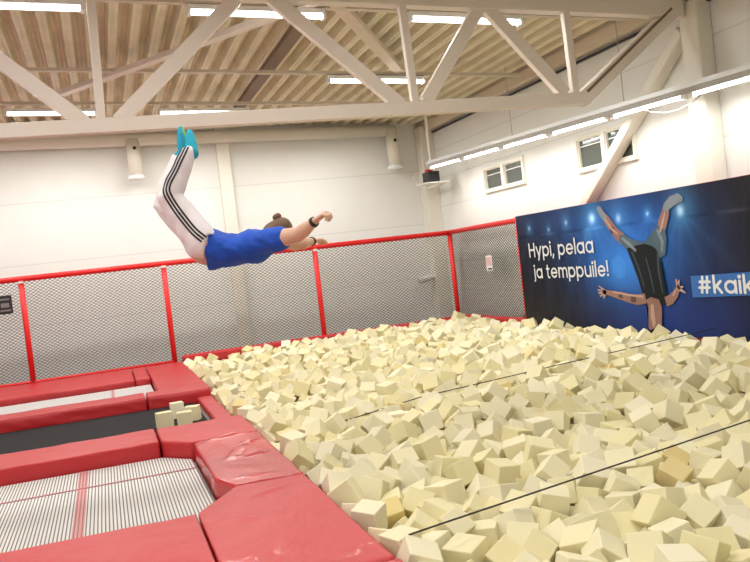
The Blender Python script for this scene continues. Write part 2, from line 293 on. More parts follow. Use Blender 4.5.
    1545,8039,-182,-48,51,-35,178,187,186, 4012,7737,-79,44,33,30,179,182,180, 2733,9795,-63,51,55,1,174,171,179, 1516,12268,-76,-63,-20,-73,156,159,165, 5748,7887,-57,-50,11,-83,175,172,172, 3576,8255,-66,-78,47,38,178,175,189,
    3208,9203,-66,-24,85,46,160,171,170, 4170,9298,-9,82,53,-6,175,181,186, 3244,11920,-29,30,93,22,175,174,186, 1364,7101,-161,26,-29,-78,162,168,168, 4744,14037,8,63,78,-6,185,178,184, 4374,6785,-110,-57,15,-49,177,173,184,
    1373,9997,-84,-60,-66,-15,170,171,182, 6307,11924,4,57,25,65,184,179,187, 1846,7498,-188,-81,30,-50,174,184,179, 2513,5026,-200,47,14,1,175,176,173, 3656,5424,-115,85,35,-39,172,171,171, 2191,6710,-205,-11,49,-58,174,178,186,
    4686,9814,-3,-22,34,91,176,165,164, 5191,11188,0,3,-83,39,174,174,176, 6236,7587,-19,-10,-37,-81,183,180,180, 2087,13939,-93,-53,63,56,168,170,167, 6169,9103,37,2,-38,-1,176,175,188, 2140,10803,-54,-49,60,45,181,177,166,
    2453,13793,-50,30,51,-17,163,165,163, 1553,4786,-219,32,25,41,171,181,170, 5495,7072,-21,38,-48,-61,164,164,164, 5098,15398,58,5,-24,20,177,174,183, 2390,15099,-32,-11,51,-66,175,161,169, 5941,7814,9,39,-30,62,175,164,169,
    1709,11018,-140,-51,9,51,180,184,171, 1824,5785,-180,4,-52,-40,191,192,175, 4803,12645,55,16,-57,66,166,180,168, 4273,10924,6,7,86,-31,167,175,170, 2691,8056,-79,5,8,56,185,178,184, 1377,7057,-356,-57,27,-78,176,190,186,
    6421,8645,26,58,-72,38,158,162,162, 3544,11750,-73,20,29,61,173,171,172, 1803,15931,-28,86,-5,50,177,191,179, 4784,7824,17,-49,-36,-9,176,170,178, 5597,8708,45,-46,-3,-29,182,173,180, 2944,13834,-74,-80,31,8,175,183,167,
    4124,10755,-38,87,-48,1,190,186,177, 5269,9811,18,11,-27,33,173,181,171, 1364,7680,-391,-50,57,-32,161,159,166, 1721,11376,-103,-84,48,-17,160,154,162, 6768,15546,142,-53,-38,-40,174,183,188, 4007,8990,-23,-12,71,-8,171,173,171,
    6572,8879,57,50,36,-53,169,163,172, 6182,6989,19,18,38,51,182,175,176, 4312,6973,-87,13,-24,-21,158,169,169, 1373,7587,-218,-91,24,30,178,167,181, 4149,9995,-26,35,13,89,185,180,189, 2750,14282,-32,-19,-4,97,176,185,182,
    5472,13827,89,25,26,-17,187,183,180, 3153,4159,-156,-49,-20,32,176,170,176, 2790,8647,-104,-20,-61,55,161,169,170, 6058,12681,42,-28,-20,62,171,179,166, 3693,11865,0,-2,-28,-50,169,169,169, 2331,7995,-170,23,-71,-53,173,183,175,
    5440,11482,19,14,-91,-29,185,173,183, 4367,10409,-7,80,10,59,167,173,172, 5243,6839,-61,13,8,10,163,161,164, 3877,9515,-19,34,21,-58,166,158,164, 2158,4621,-172,32,-68,65,183,174,172, 2694,13295,-48,28,-77,47,166,167,167,
    4960,12778,58,-8,-41,77,182,170,182, 3472,10143,-11,84,29,28,177,181,173, 4315,8320,-88,45,27,66,163,174,170, 3846,6867,-104,4,88,16,192,179,182, 1380,7152,-547,-39,-44,-70,192,185,180, 1367,9208,-237,54,36,-76,164,158,167,
    2716,12832,-106,37,83,31,175,172,177, 2960,9785,-22,-22,73,52,158,169,168, 5681,9347,84,2,77,-42,169,169,171, 2247,13518,-80,-39,46,1,166,171,167, 3201,14249,-41,30,71,0,181,181,186, 5166,10141,68,28,85,-39,175,172,164,
    1367,9104,-400,5,9,15,161,162,172, 5397,9965,52,-78,59,12,179,168,175, 6604,13995,30,-76,24,-42,182,180,174, 3391,13991,-35,-74,-5,-55,175,166,173, 4317,4873,-47,56,-69,-1,176,170,167, 5250,13078,9,-86,-14,49,176,184,181,
    5138,8677,-44,19,-89,-37,184,184,175, 5791,11506,44,-34,40,40,167,159,163, 5830,10563,24,-1,37,-84,172,170,180, 3634,11320,-35,74,25,48,180,177,180, 5306,14294,61,69,-32,-30,188,187,191, 4909,12411,-37,4,13,-82,182,177,169,
    5030,7379,-105,-38,21,41,170,173,184, 3240,15894,14,34,-5,-16,170,164,167, 4604,15243,-19,-42,2,1,165,173,160, 3353,12194,7,37,-91,3,188,174,185, 1365,7768,-561,71,22,-66,165,162,160, 5342,12252,38,38,-11,-44,170,160,156,
    2745,8984,-118,5,-75,-18,167,166,161, 3668,10094,-59,69,-35,-63,172,176,165, 3027,13097,-63,28,13,-38,179,170,178, 3092,8890,-118,-58,-67,-6,186,178,184, 1368,11567,-132,80,28,-53,173,174,172, 1371,9642,-576,12,19,88,174,179,178,
    1747,12341,-127,84,-4,-25,173,171,171, 2329,11481,-56,-56,-48,-55,177,179,179, 1364,10318,-239,-55,30,-55,156,161,161, 1376,8408,-560,-91,28,-6,180,170,173, 2513,16054,1,65,-46,59,158,165,168, 2087,5386,-189,-78,47,-17,179,180,172,
    2546,8847,-69,-58,-54,-44,164,174,162, 3758,8145,-84,55,63,-11,176,173,183, 5400,12810,-2,78,-14,61,171,164,162, 2050,10975,-73,53,-79,-4,167,166,157, 3670,16050,-4,-19,88,-35,170,163,172, 4673,9581,-62,-1,56,-54,165,171,156,
    2749,11369,-70,5,87,37,177,171,167, 3645,9222,-24,-50,24,-80,169,181,174, 1969,7057,-168,33,-27,71,163,169,161, 5843,10188,29,-70,9,-34,183,182,173, 3083,11771,-37,0,78,-32,172,176,184, 1367,8807,-571,-40,-56,-13,173,160,173,
    5153,7802,-98,9,21,-55,173,175,170, 2331,14314,-91,31,85,33,179,172,182, 6491,7581,-42,-36,1,86,167,166,180, 1465,13293,-53,83,-21,-50,179,177,166, 4841,6647,-81,-68,48,20,173,159,165, 2375,6170,-124,-10,-23,95,170,174,177,
    4308,9858,-21,-58,14,32,173,174,170, 4133,10261,-63,74,40,46,177,177,167, 2318,12224,-76,-52,21,-81,155,168,155, 3171,9401,-56,68,-39,-61,177,179,172, 3675,14114,-3,64,55,-52,189,189,191, 1367,14409,-65,-47,15,-68,169,174,167,
    5844,12685,52,-61,59,-21,171,161,161, 6086,8769,23,56,26,77,170,173,169, 4486,12480,35,-59,-3,-12,176,180,172, 3471,4410,-158,-13,-63,4,164,162,156, 1372,7572,-554,13,42,-28,170,183,174, 1369,8610,-567,63,22,72,172,174,173,
    2088,11883,-104,72,-67,10,175,176,185, 4208,11564,-32,-26,81,-36,166,171,170, 6618,12800,28,72,8,54,165,180,165, 4902,5483,-58,-12,42,-69,165,163,172, 2148,7494,-198,-9,35,-34,181,170,172, 2429,7152,-104,-48,-77,24,190,176,173,
    4240,5557,-165,-46,-48,15,159,164,164, 3856,11687,-72,85,42,30,166,159,162, 1370,10297,-576,26,-86,-42,179,173,174, 1524,6003,-141,23,23,-81,172,159,165, 5702,13667,37,-71,-16,61,167,162,158, 1371,9328,-394,50,6,52,178,175,177,
    2434,9662,-145,84,6,-40,171,168,163, 2168,9966,-164,-75,-56,0,172,166,176, 5182,7515,-40,3,0,71,162,161,171, 4159,7131,-92,60,-45,12,163,173,170, 3869,10071,-36,-47,-54,24,174,183,182, 6918,15063,76,-9,-58,-31,177,174,173,
    5217,7148,-51,6,26,-36,158,156,164, 1393,6416,-562,21,42,-87,157,164,163, 5227,8013,-81,86,11,-39,178,167,168, 5358,10156,50,-2,96,15,156,161,161, 6379,11508,-1,9,-96,25,166,170,162, 1783,11853,-127,89,-21,-21,169,163,162,
    5990,10385,44,86,19,39,167,165,165, 1369,16051,-81,-76,-47,45,163,161,163, 2056,3652,-199,-80,-54,-9,169,182,172, 5003,15785,21,19,77,-30,174,177,171, 6917,10871,6,9,63,7,179,174,178, 5993,9213,6,0,-43,76,173,172,185,
    1367,8024,-274,39,-39,43,167,168,171, 1643,8407,-145,-26,-4,-18,160,157,166, 2095,11377,-59,69,-60,37,154,154,155, 1369,7467,-381,57,-42,9,162,174,178, 5505,13589,11,17,-22,9,176,174,184, 5543,11893,41,-32,2,-64,180,178,170,
    2494,12657,-66,23,97,9,168,167,167, 3351,6755,-67,54,-17,45,158,167,163, 3474,10405,-39,-12,-9,-79,180,169,172, 1375,10002,-398,4,71,-30,182,187,174, 4350,15316,-20,-47,-65,-43,168,174,160, 3924,12399,-8,-57,-40,65,167,180,164,
    1366,10215,-398,29,-64,-3,158,167,164, 2955,7065,-82,-60,11,-53,168,156,170, 1376,12742,-80,41,14,-74,180,180,181, 5216,11472,34,76,-33,22,177,171,174, 6836,12089,80,40,70,-50,182,170,166, 1586,12456,-76,-24,5,-9,172,180,177,
    6919,8752,-2,-21,-93,-11,179,176,177, 1451,9561,-77,-8,37,15,164,158,165, 1739,4777,-136,57,43,-69,178,177,166, 4663,14826,-96,88,-5,31,192,186,191, 1373,12717,-372,24,35,-57,177,184,184, 1433,15847,-108,83,-32,-17,164,155,164,
    3881,15965,-38,34,77,42,169,178,181, 1580,16056,-57,-48,-50,-6,157,156,162, 1997,10093,-92,74,20,57,169,175,170, 2854,10470,-88,37,-80,-18,182,178,191, 4359,10600,6,20,97,6,165,159,155, 1528,9148,-128,36,74,-57,182,185,187,
    3626,13447,-35,-72,-61,-32,178,175,173, 5119,9955,-11,36,26,-27,181,182,190, 2422,11959,-79,49,1,-49,176,168,171, 2130,10544,-93,0,90,-27,169,171,166, 3963,8120,-103,6,-21,-97,177,166,179, 2596,8667,-135,-2,43,80,177,173,172,
    2190,12429,-69,33,75,-10,178,181,180, 5370,8259,15,41,-37,-47,175,172,169, 6403,10228,25,-26,-65,-22,169,182,169, 4670,10342,15,-65,-72,15,171,159,171, 1821,8975,-192,42,-6,-37,165,170,180, 5889,7087,-126,-82,-23,50,176,184,185,
    1734,12670,-90,46,0,-17,180,167,179, 3033,12059,-69,-21,90,39,171,170,166, 1561,15263,-98,-69,-1,-57,181,174,180, 5741,11895,3,-22,15,-56,160,159,162, 4199,15508,14,8,53,-72,177,172,167, 4923,11670,1,49,53,11,177,175,179,
    2970,11312,-36,-70,-24,6,175,169,173, 5100,15069,9,50,12,66,154,167,152, 4046,11655,-95,-2,53,-80,165,171,162, 2802,14838,-14,-80,-45,7,176,173,179, 1377,9674,-229,-48,7,87,177,182,185, 5166,10999,-83,79,-17,5,179,182,170,
    1372,11323,-393,1,-24,-96,175,169,173, 6073,13477,46,-13,-7,99,161,165,156, 3250,9026,-153,23,-15,40,177,184,187, 6914,13475,13,-52,-36,77,186,187,184, 2954,14702,-58,-8,-94,-16,173,173,178, 2847,6917,-138,16,64,74,171,171,161,
    3556,6637,-96,76,-9,55,171,168,163, 1369,7872,-397,45,35,-71,173,172,174, 2148,12114,-81,-22,84,42,170,169,174, 5888,8785,32,-90,-16,22,175,179,174, 5045,6449,-100,-14,-50,60,161,170,167, 1511,8732,-93,-43,-27,-84,177,164,171,
    2390,5974,-169,-13,49,-1,166,163,174, 6241,12849,13,-77,40,3,180,169,172, 3655,7524,-55,-77,11,57,187,181,185, 3430,13389,-73,38,76,-53,184,183,180, 2449,9893,-136,34,-52,-70,171,180,180, 1783,7068,-116,-1,-9,-66,169,173,160,
    3397,15030,-27,-8,-32,-64,164,174,159, 6920,11615,20,-29,-90,-13,164,174,171, 2605,7160,-225,-62,67,-40,174,176,192, 4102,12327,-89,31,16,-79,187,188,191, 6247,8564,-21,-24,0,97,180,182,177, 3866,15061,1,-89,9,0,173,173,161,
    1365,9753,-414,-4,31,18,158,161,169, 6723,11008,18,59,-65,-36,166,161,166, 1742,10699,-159,17,12,-24,167,167,170, 6881,10667,-25,44,76,45,188,190,188, 2585,15073,-81,-27,-31,-58,174,187,176, 3468,9743,-86,11,-44,57,173,172,165,
    4713,12384,-25,30,-27,-4,159,167,158, 4175,15205,-30,-58,-46,-45,174,170,184, 3334,4247,-198,-41,-36,-76,175,175,184, 3392,13068,-86,-26,40,74,178,165,165, 5555,8362,-7,86,-17,25,171,155,159, 3438,15883,-23,-45,-76,40,178,174,180,
    4655,6494,-62,6,7,-60,173,174,164, 3890,10721,-10,3,74,34,188,178,186, 1369,12025,-235,61,-20,-46,173,171,172, 5318,10728,7,-54,71,46,170,180,183, 6136,10723,23,-9,-29,-93,183,172,176, 4832,11862,-31,-16,-29,27,158,170,163,
    6735,10521,-9,68,-73,-3,168,166,163, 5004,14156,-36,-12,94,20,181,175,176, 3167,13624,-57,-82,-35,-41,174,190,184, 4071,12526,0,-58,9,-78,167,155,163, 3774,13715,-15,-16,69,-70,170,167,173, 4575,11788,-54,56,44,68,171,175,171,
    2072,13513,-166,2,67,31,162,169,171, 1888,9606,-200,-47,42,-17,186,187,188, 1366,13397,-188,89,42,-15,172,171,165, 2069,3264,-138,-37,-35,-74,188,174,189, 2212,15758,-100,-17,51,24,176,175,176, 6608,14997,20,56,72,-26,168,165,175,
    2362,9331,-155,-48,85,22,180,178,175, 3185,15018,-74,76,-3,34,176,173,186, 2028,6392,-152,-62,32,-58,168,167,168, 2532,14336,-63,-25,-25,-66,172,170,162, 1466,5460,-390,-52,-40,66,173,176,169, 4438,13151,-65,65,-16,52,173,176,176,
    5209,5773,-77,50,22,-83,170,181,172, 6700,13814,23,-40,27,-11,172,185,177, 5147,14594,42,-74,19,-21,165,165,160, 4620,16038,35,-63,1,67,177,185,187, 2257,6335,-101,41,-63,65,164,170,159, 6337,12550,8,81,-30,-23,171,166,161,
    4407,9576,-59,81,46,-33,175,165,168, 1376,11447,-560,18,28,-93,181,186,172, 1933,14505,-94,-49,3,83,185,175,176, 4664,7176,-67,47,-6,38,173,174,167, 4497,15835,4,-14,-39,-45,187,178,179, 5982,16050,-7,-55,1,18,171,163,179,
    3212,15341,-30,-22,-97,-11,169,165,167, 2896,16053,-13,56,9,-29,168,165,164, 4243,12186,-50,-26,10,-71,162,169,169, 5409,9513,0,95,-27,-12,177,171,177, 5969,10846,13,76,51,-20,167,171,173, 1886,4905,-203,-48,-30,39,186,187,189,
    2120,14904,-96,-96,14,18,190,172,189, 1839,13284,-137,-46,-78,35,184,189,184, 6916,10433,-5,-1,-43,71,186,175,177, 5331,7298,-73,74,65,15,154,161,156, 3919,13069,-6,-68,-23,31,182,174,182, 1375,11132,-230,9,-11,19,176,181,171,
    6768,14312,68,22,-97,2,178,183,182, 4070,6532,-112,29,-43,-61,166,165,161, 1373,9426,-572,51,-10,-85,183,179,169, 6389,16055,48,-20,74,-53,156,170,160, 2631,15406,-49,73,-31,-25,182,187,185, 1372,3803,-114,32,-36,47,171,173,175,
    3825,12218,-26,47,-34,-47,187,178,185, 1374,9219,-568,18,-53,77,182,171,183, 6196,16033,15,85,11,-52,171,177,166, 4264,7929,-77,62,61,42,160,162,160, 6584,11823,16,56,-29,76,188,180,188, 1510,6733,-220,-52,-18,21,167,163,167,
    4488,11042,-42,-1,34,-91,185,181,187, 1364,11759,-393,-25,-93,27,166,165,155, 3897,8662,-43,94,-8,-9,172,163,172, 1373,13106,-378,-26,-48,-29,168,184,175, 1374,8586,-227,24,71,14,178,185,181, 6357,12349,-24,17,-2,-52,191,176,185,
    6725,11335,-24,-75,24,-57,163,169,167, 2641,14137,-131,-67,-61,-15,174,164,167, 1367,8903,-401,63,-39,-58,158,172,162, 1557,9929,-107,-69,-49,-49,157,157,154, 4636,8133,-86,-4,1,-44,187,178,174, 3292,10332,-61,35,69,-60,161,161,171,
    2271,9789,-144,-13,6,98,184,187,185, 3033,10843,-112,96,-5,17,181,179,188, 1538,12086,-159,-33,-84,31,173,168,161, 3688,15002,-53,-40,-2,-74,173,168,165, 3006,5394,-148,-8,90,-34,171,177,174, 3201,13008,-119,-85,14,38,172,184,170,
    5872,13883,71,78,-26,28,183,181,177, 1370,9005,-570,69,50,-37,172,171,169, 5588,11164,-4,-47,-64,6,162,173,175, 4834,13306,1,-5,47,66,177,178,173, 4501,10232,14,-70,-30,42,174,174,179, 3355,9561,-92,38,25,-81,175,172,165,
    1366,11104,-574,4,-89,2,163,168,163, 1365,14916,-256,31,-60,22,166,164,169, 4578,11995,-56,52,50,-69,180,184,176, 5338,15453,32,-79,-48,9,172,165,170, 3511,5927,-143,49,48,-73,170,167,175, 1369,12415,-556,56,58,-57,178,167,166,
    1365,10551,-277,30,-21,-75,163,170,158, 1377,9538,-395,-32,40,-4,184,181,180, 3615,7329,-114,-30,56,-53,175,167,180, 6271,8008,-77,-17,-83,30,178,168,167, 2416,15804,-91,28,-84,-44,176,175,167, 6401,15702,27,-74,-27,38,160,175,174,
    2703,16052,-38,-84,40,-15,170,174,161, 4068,7940,-120,17,-84,-48,179,189,181, 2997,10620,-135,-27,65,-36,174,178,184, 1371,10986,-375,43,36,-51,172,175,182, 4884,9857,5,78,13,50,173,179,173, 2128,14356,-93,-96,10,15,181,174,170,
    2498,10299,-94,51,-52,-45,164,166,172, 3650,10301,-46,12,-10,25,173,176,169, 3238,10900,-111,21,74,-29,173,179,186, 6389,13063,15,33,-32,16,174,179,180, 5880,6549,4,9,-55,66,188,184,192, 5282,11979,3,-83,40,-37,169,157,154,
    3824,5517,-179,11,-31,-7,174,182,181, 5023,15605,-56,-13,16,23,165,159,171, 6184,10331,49,73,57,37,171,177,176, 6549,11625,12,24,84,30,155,167,164, 6384,7025,75,-7,43,-3,176,184,180, 5522,14092,78,73,-59,-23,177,169,168,
    1368,10785,-396,71,61,18,162,170,159, 3843,12875,-39,37,78,28,168,168,175, 1368,12302,-395,-20,-82,-47,164,175,164, 1915,11989,-203,-45,-82,-25,187,190,187, 4393,11537,-88,-96,2,20,171,168,163, 2373,10444,-57,37,-56,65,168,160,155,
    5417,15271,15,2,-84,51,172,166,171, 1369,15245,-163,35,-10,33,168,164,177, 6170,15611,6,66,-37,-33,173,170,169, 4656,10956,29,78,-29,40,166,159,164, 3148,13386,-71,-54,19,-75,170,174,180, 1418,5653,-214,-32,-45,63,172,187,171,
    3327,5224,-167,-56,11,46,168,158,168, 1372,14132,-196,-5,-85,-25,171,175,181, 6160,12272,-8,-21,50,-81,165,169,175, 6107,9650,-13,14,-3,49,177,186,186, 3943,9287,-142,-41,-74,53,172,161,159, 1401,4912,-244,34,-3,47,158,158,162,
    3060,6668,-110,-37,-59,-22,156,156,159, 3964,7100,-127,34,36,86,176,179,184, 4261,6489,-117,-80,-28,-50,159,167,158, 1371,9896,-576,-30,-70,3,167,168,173, 6846,7796,6,94,-18,-4,158,169,170, 6917,15428,24,1,13,-35,177,169,177,
    2741,11603,-69,-14,-81,8,174,168,158, 2017,14124,-100,-4,84,-8,168,168,172, 5922,11372,-19,-4,68,70,168,168,171, 6913,12904,41,-67,-22,71,189,192,192, 2474,13065,-99,-75,-46,-45,173,174,186, 3623,13893,-32,20,-28,-90,172,161,163,
    1535,10370,-153,-43,-47,-76,180,184,173, 3615,15362,-74,23,66,-7,156,167,159, 1376,13559,-551,-55,-23,-78,175,172,181, 2507,4429,-227,-1,38,31,166,160,160, 4602,15669,-37,28,-20,-54,156,154,161, 4751,10583,7,97,-2,10,164,159,162,
    1987,11218,-95,-98,16,-6,174,170,174, 4278,14118,-65,-44,20,85,172,183,175, 4481,9760,-55,-80,15,44,164,166,167, 1370,11565,-392,-10,-16,54,166,166,174, 4737,15812,-10,25,2,60,171,180,183, 6114,6799,25,33,83,-32,165,170,156,
    2187,5902,-176,-18,-7,-93,177,187,180, 3472,6326,-97,71,39,7,178,180,189, 1456,5235,-430,-17,-43,88,180,175,175, 5865,11182,-45,79,22,-25,171,176,183, 3397,7816,-43,33,9,-63,162,164,156, 1375,15564,-162,63,-53,-27,188,180,186,
    4705,6966,-128,-91,17,13,170,169,174, 4981,16045,-4,80,37,-29,178,179,182, 1505,8529,-76,-53,62,6,169,181,181, 4795,11244,19,30,86,41,164,163,163, 2438,11660,-58,-76,-53,13,183,178,172, 3408,4871,-157,-80,-24,2,188,189,181,
    6373,11712,-24,-35,53,-71,175,187,181, 6847,13674,-28,41,-64,52,187,179,184, 6744,9522,9,-10,-71,-69,183,185,178, 1371,10692,-573,-76,-35,39,170,181,174, 4682,8883,-18,49,-13,-82,173,185,172, 5866,13381,-5,7,88,-22,163,160,158,
    6109,11425,-45,-43,-77,4,177,168,181, 5583,13213,-33,-66,-59,-17,174,177,162, 4548,5843,-94,1,11,14,160,165,163, 1842,14035,-105,-32,67,46,168,160,162, 4056,14153,-83,34,37,-65,158,163,160, 1367,10407,-407,-23,44,67,173,171,164,
    6384,8846,-25,-17,-21,-63,167,170,175, 5199,5974,-129,-60,-32,37,165,160,170, 6358,9868,-40,37,-90,14,189,191,185, 5252,13913,-12,47,75,31,172,172,181, 6285,15092,26,0,-98,-5,176,182,172, 1366,11838,-566,7,36,50,158,162,162,
    4052,14996,-95,45,-11,55,172,166,163, 1366,14289,-569,-47,50,-73,161,163,158, 2769,15557,-28,-27,-10,53,174,166,175, 1369,12989,-210,-3,-96,20,163,161,170, 1369,13740,-366,15,-61,-76,161,172,167, 3520,9453,-69,27,31,-91,164,172,173,
    2593,11176,-102,-70,-52,-50,174,178,165, 5146,12589,-76,-87,42,21,173,183,180, 1371,12821,-553,-90,-30,-31,182,173,171, 1365,13357,-560,-8,-91,22,164,163,165, 2999,8109,-191,81,-3,48,177,170,180, 4305,8970,-120,-4,-77,-39,179,171,182,
    6561,11437,-15,41,68,18,162,165,162, 4524,12974,-32,0,89,-18,161,162,166, 3986,11848,-111,8,-86,-31,184,185,174, 2245,16050,-86,7,-70,25,175,167,167, 2306,12594,-62,9,75,0,169,165,170, 1370,10097,-578,-25,53,-47,167,172,170,
    4861,14744,-75,-60,-10,-72,188,179,178, 4515,15095,-118,12,-41,-15,183,178,180, 2247,11128,-104,47,79,-31,167,162,166, 6592,10857,-10,70,24,-9,181,184,173, 1366,8698,-392,-52,7,-12,162,167,171, 1963,10660,-167,-29,49,26,185,186,170,
    1373,12618,-552,-20,78,50,184,179,175, 1551,9712,-136,60,-54,-59,167,160,158, 4168,11968,-106,-99,-12,-11,176,173,188, 3536,11957,-91,-34,49,38,173,180,176, 2180,12830,-105,-59,54,57,186,173,183, 6312,14886,6,-84,-6,52,188,179,185,
    4601,11232,-22,36,-52,-74,167,168,172, 3846,9083,-149,53,-18,-58,182,184,177, 1368,15075,-576,-66,-3,-62,160,169,173, 2593,6379,-217,-32,39,-77,164,166,175, 5214,14118,-19,-76,-1,57,180,182,175, 5726,14101,48,-10,87,-48,171,169,158,
    5671,9949,-31,56,-65,39,176,172,170, 1486,14236,-60,-35,-35,-14,169,177,184, 4992,8519,-70,-69,-45,2,175,191,185, 6030,12884,27,73,15,-66,165,169,174, 2951,11527,-71,-9,51,-85,182,175,172, 2657,6953,-204,-49,75,32,184,185,181,
    5567,7571,-52,-65,48,41,170,173,161, 3490,3991,-167,54,76,35,183,180,184, 2051,9739,-176,-3,-3,-45,171,176,168, 4246,12575,-72,-39,35,-57,176,177,178, 6572,9416,-32,-84,35,21,170,172,177, 4118,13120,-60,-6,97,16,176,186,186,
    1867,3575,-182,95,-9,27,184,176,184, 3554,12963,-43,-43,-42,-77,165,163,176, 6406,10480,-23,20,75,-62,186,190,183, 6551,12141,-41,39,26,-69,177,163,176, 4165,8123,-145,68,-62,-37,169,179,171, 3986,5940,-181,-28,-63,-40,156,163,159,
    3882,11290,-132,44,-25,29,177,178,170, 3534,14476,-75,-5,-4,86,187,189,185, 4076,14433,-83,-19,29,-91,171,163,175, 1701,13770,-170,-13,30,69,162,166,168, 4750,12918,-4,32,75,46,184,181,181, 6783,8561,-55,34,48,76,182,179,188,
    5246,13607,10,-1,-17,98,166,162,173, 6241,10031,-7,-41,-17,-10,169,159,167, 3371,15234,-22,-17,78,56,166,161,167, 1375,15518,-370,0,-65,28,181,174,184, 2646,8484,-212,-26,-32,-10,177,172,177, 1402,15049,-113,16,-12,-84,172,173,175,
    5914,8002,-74,72,-42,-44,188,176,181, 3216,11567,-103,59,-43,60,167,157,168, 6081,11232,-41,59,44,9,167,155,161, 3715,9854,-55,52,61,55,163,167,166, 2803,7320,-103,62,63,-36,162,156,167, 3635,13234,-62,-46,82,15,160,168,169,
    1637,12848,-101,-64,63,30,177,177,173, 3119,7976,-65,-5,89,-29,173,175,166, 3952,13692,-111,22,-16,88,171,168,179, 4590,11582,-61,-70,-1,28,173,176,189, 3147,12818,-144,-57,-41,16,160,170,162, 4299,14614,-91,11,3,61,163,160,162,
    1377,12577,-216,55,38,56,178,190,183, 1614,11193,-189,-42,-31,78,168,165,178, 3254,13820,-57,10,81,52,173,165,161, 3996,15320,-2,55,-24,80,162,167,168, 6581,8557,-42,76,19,-52,163,167,161, 4898,13494,9,21,55,31,163,164,164,
    1372,11946,-411,94,33,-6,166,153,166, 5172,15605,73,21,23,-80,175,174,173, 2561,6177,-191,-3,5,54,167,159,171, 6463,7962,-61,87,24,36,171,163,174, 5604,9634,-42,60,-41,-30,181,179,190, 1368,13204,-203,14,46,-88,162,165,175,
    1373,15106,-309,8,-79,-53,177,183,172, 1366,12061,-563,-22,72,64,165,158,173, 4955,7739,-65,3,-54,74,178,187,180, 5062,9335,-72,-27,-87,35,165,161,172, 1369,14601,-396,41,-12,90,166,168,177, 2540,3681,-189,36,3,48,162,162,162,
    4558,13846,-109,-41,42,47,181,182,186, 4591,9200,-115,-69,-56,-40,173,175,172, 5032,13656,-16,1,-9,81,162,167,166, 3538,6131,-157,47,54,45,186,179,188, 6477,11240,-21,1,86,-8,188,180,182, 1410,7995,-554,15,-59,23,174,175,173,
    5089,14370,-9,3,-55,-77,167,167,160, 1367,14710,-233,65,-73,20,165,166,166, 1368,13977,-323,-7,36,-90,164,162,160, 1738,9730,-156,23,52,81,165,158,168, 5780,12859,-33,81,29,43,158,159,170, 3980,12086,-79,4,74,60,178,168,181,
    2639,10451,-116,3,-53,-28,189,179,189, 4611,5367,-118,-40,67,-39,169,164,171, 2993,14119,-81,69,71,-15,182,180,176, 2770,7512,-136,-66,67,-24,177,176,171, 2804,4835,-179,19,92,8,172,163,160, 1377,11827,-181,48,-49,57,182,179,181,
    5692,13026,-8,-46,69,-43,163,168,170, 1377,13829,-181,-40,-43,56,178,178,186, 6433,8381,-34,-15,22,58,164,165,170, 6468,13267,11,13,-62,-38,172,171,181, 3751,14793,-82,14,-52,10,182,175,187, 4291,13510,-66,-20,18,93,184,176,192,
    1371,15515,-576,20,7,-82,181,174,166, 3665,11582,-67,-8,8,-74,180,174,174, 6017,11707,-62,-34,-20,13,167,179,177, 3172,16047,-99,-20,42,23,171,173,172, 2953,12479,-156,-69,26,21,168,165,163, 3932,5723,-151,-70,-39,53,158,172,165,
    2068,4979,-262,-4,49,74,160,161,163, 1367,10494,-580,-95,-10,11,163,170,160, 4636,8397,-108,45,44,78,160,174,172, 1417,5803,-568,-35,-53,-67,169,171,164, 5452,11721,-10,8,-94,-10,169,161,164, 6562,10629,-11,-63,33,-42,180,184,190,
    1803,9418,-173,-55,57,47,171,174,177, 1365,14098,-568,42,-55,62,156,159,156, 3152,14496,-84,-7,26,15,158,159,161, 4806,13685,-74,-2,-45,89,168,162,165, 2805,12602,-184,46,-30,42,171,160,173, 6613,15225,9,-80,-40,-31,154,169,169,
    1369,15825,-289,88,16,45,174,163,168, 2670,8279,-163,-25,74,62,171,174,166, 5342,8636,-89,22,86,-22,181,189,183, 2285,9141,-156,80,6,28,168,163,174, 6921,11114,-31,-26,-30,-79,168,163,167, 3819,14462,-9,-87,-24,34,174,175,165,
    6919,10175,-17,54,-62,22,171,172,168, 6334,15295,13,11,-47,84,177,175,181, 4522,8979,-108,-93,-8,1,169,185,171, 1933,14303,-134,-16,69,38,164,174,178, 2797,15219,-72,18,-60,33,177,180,174, 6290,13956,22,10,-67,72,169,156,171,
    3795,7800,-74,-30,-80,-51,162,158,158, 1992,8520,-134,-38,-90,-22,183,185,188, 1374,14194,-393,-19,21,-71,186,186,187, 4843,6454,-82,-36,50,-76,157,163,167, 3335,12765,-112,33,58,-60,168,168,179, 5115,14892,-56,-5,28,95,157,166,159,
    2748,11052,-154,-28,-91,-28,176,174,190, 2161,10165,-167,73,5,61,163,165,157, 1390,14488,-563,-20,56,30,180,177,184, 4888,10405,-88,45,-77,31,172,179,170, 2126,15300,-123,-40,39,69,172,182,166, 6040,13283,2,-65,-47,42,182,175,181,
    5585,6248,13,85,36,2,165,164,173, 4045,5525,-169,-82,9,-43,172,176,172, 6591,10397,-57,7,9,-88,164,170,168, 2981,8428,-124,-37,72,-40,158,163,165, 6426,14297,7,-21,-64,-13,187,173,177, 1379,10901,-565,-71,19,-68,186,178,176,
    1703,14789,-114,-24,-86,-31,181,188,185, 2970,5764,-111,69,29,-22,170,166,176, 2039,15664,-170,-54,-21,21,180,169,167, 6358,9305,-14,-17,0,-49,177,179,180, 4497,8322,3,16,-55,58,172,161,171, 1369,13308,-371,64,62,-21,177,163,164,
    4374,15673,-45,-61,4,-73,171,178,185, 4656,12205,-70,21,37,72,174,166,178, 1384,12222,-214,37,-38,-69,169,175,171, 4617,14154,-102,-76,-50,33,164,173,177, 1371,13507,-352,-1,-14,-99,175,169,172, 3812,7391,-102,34,36,-62,173,187,172,
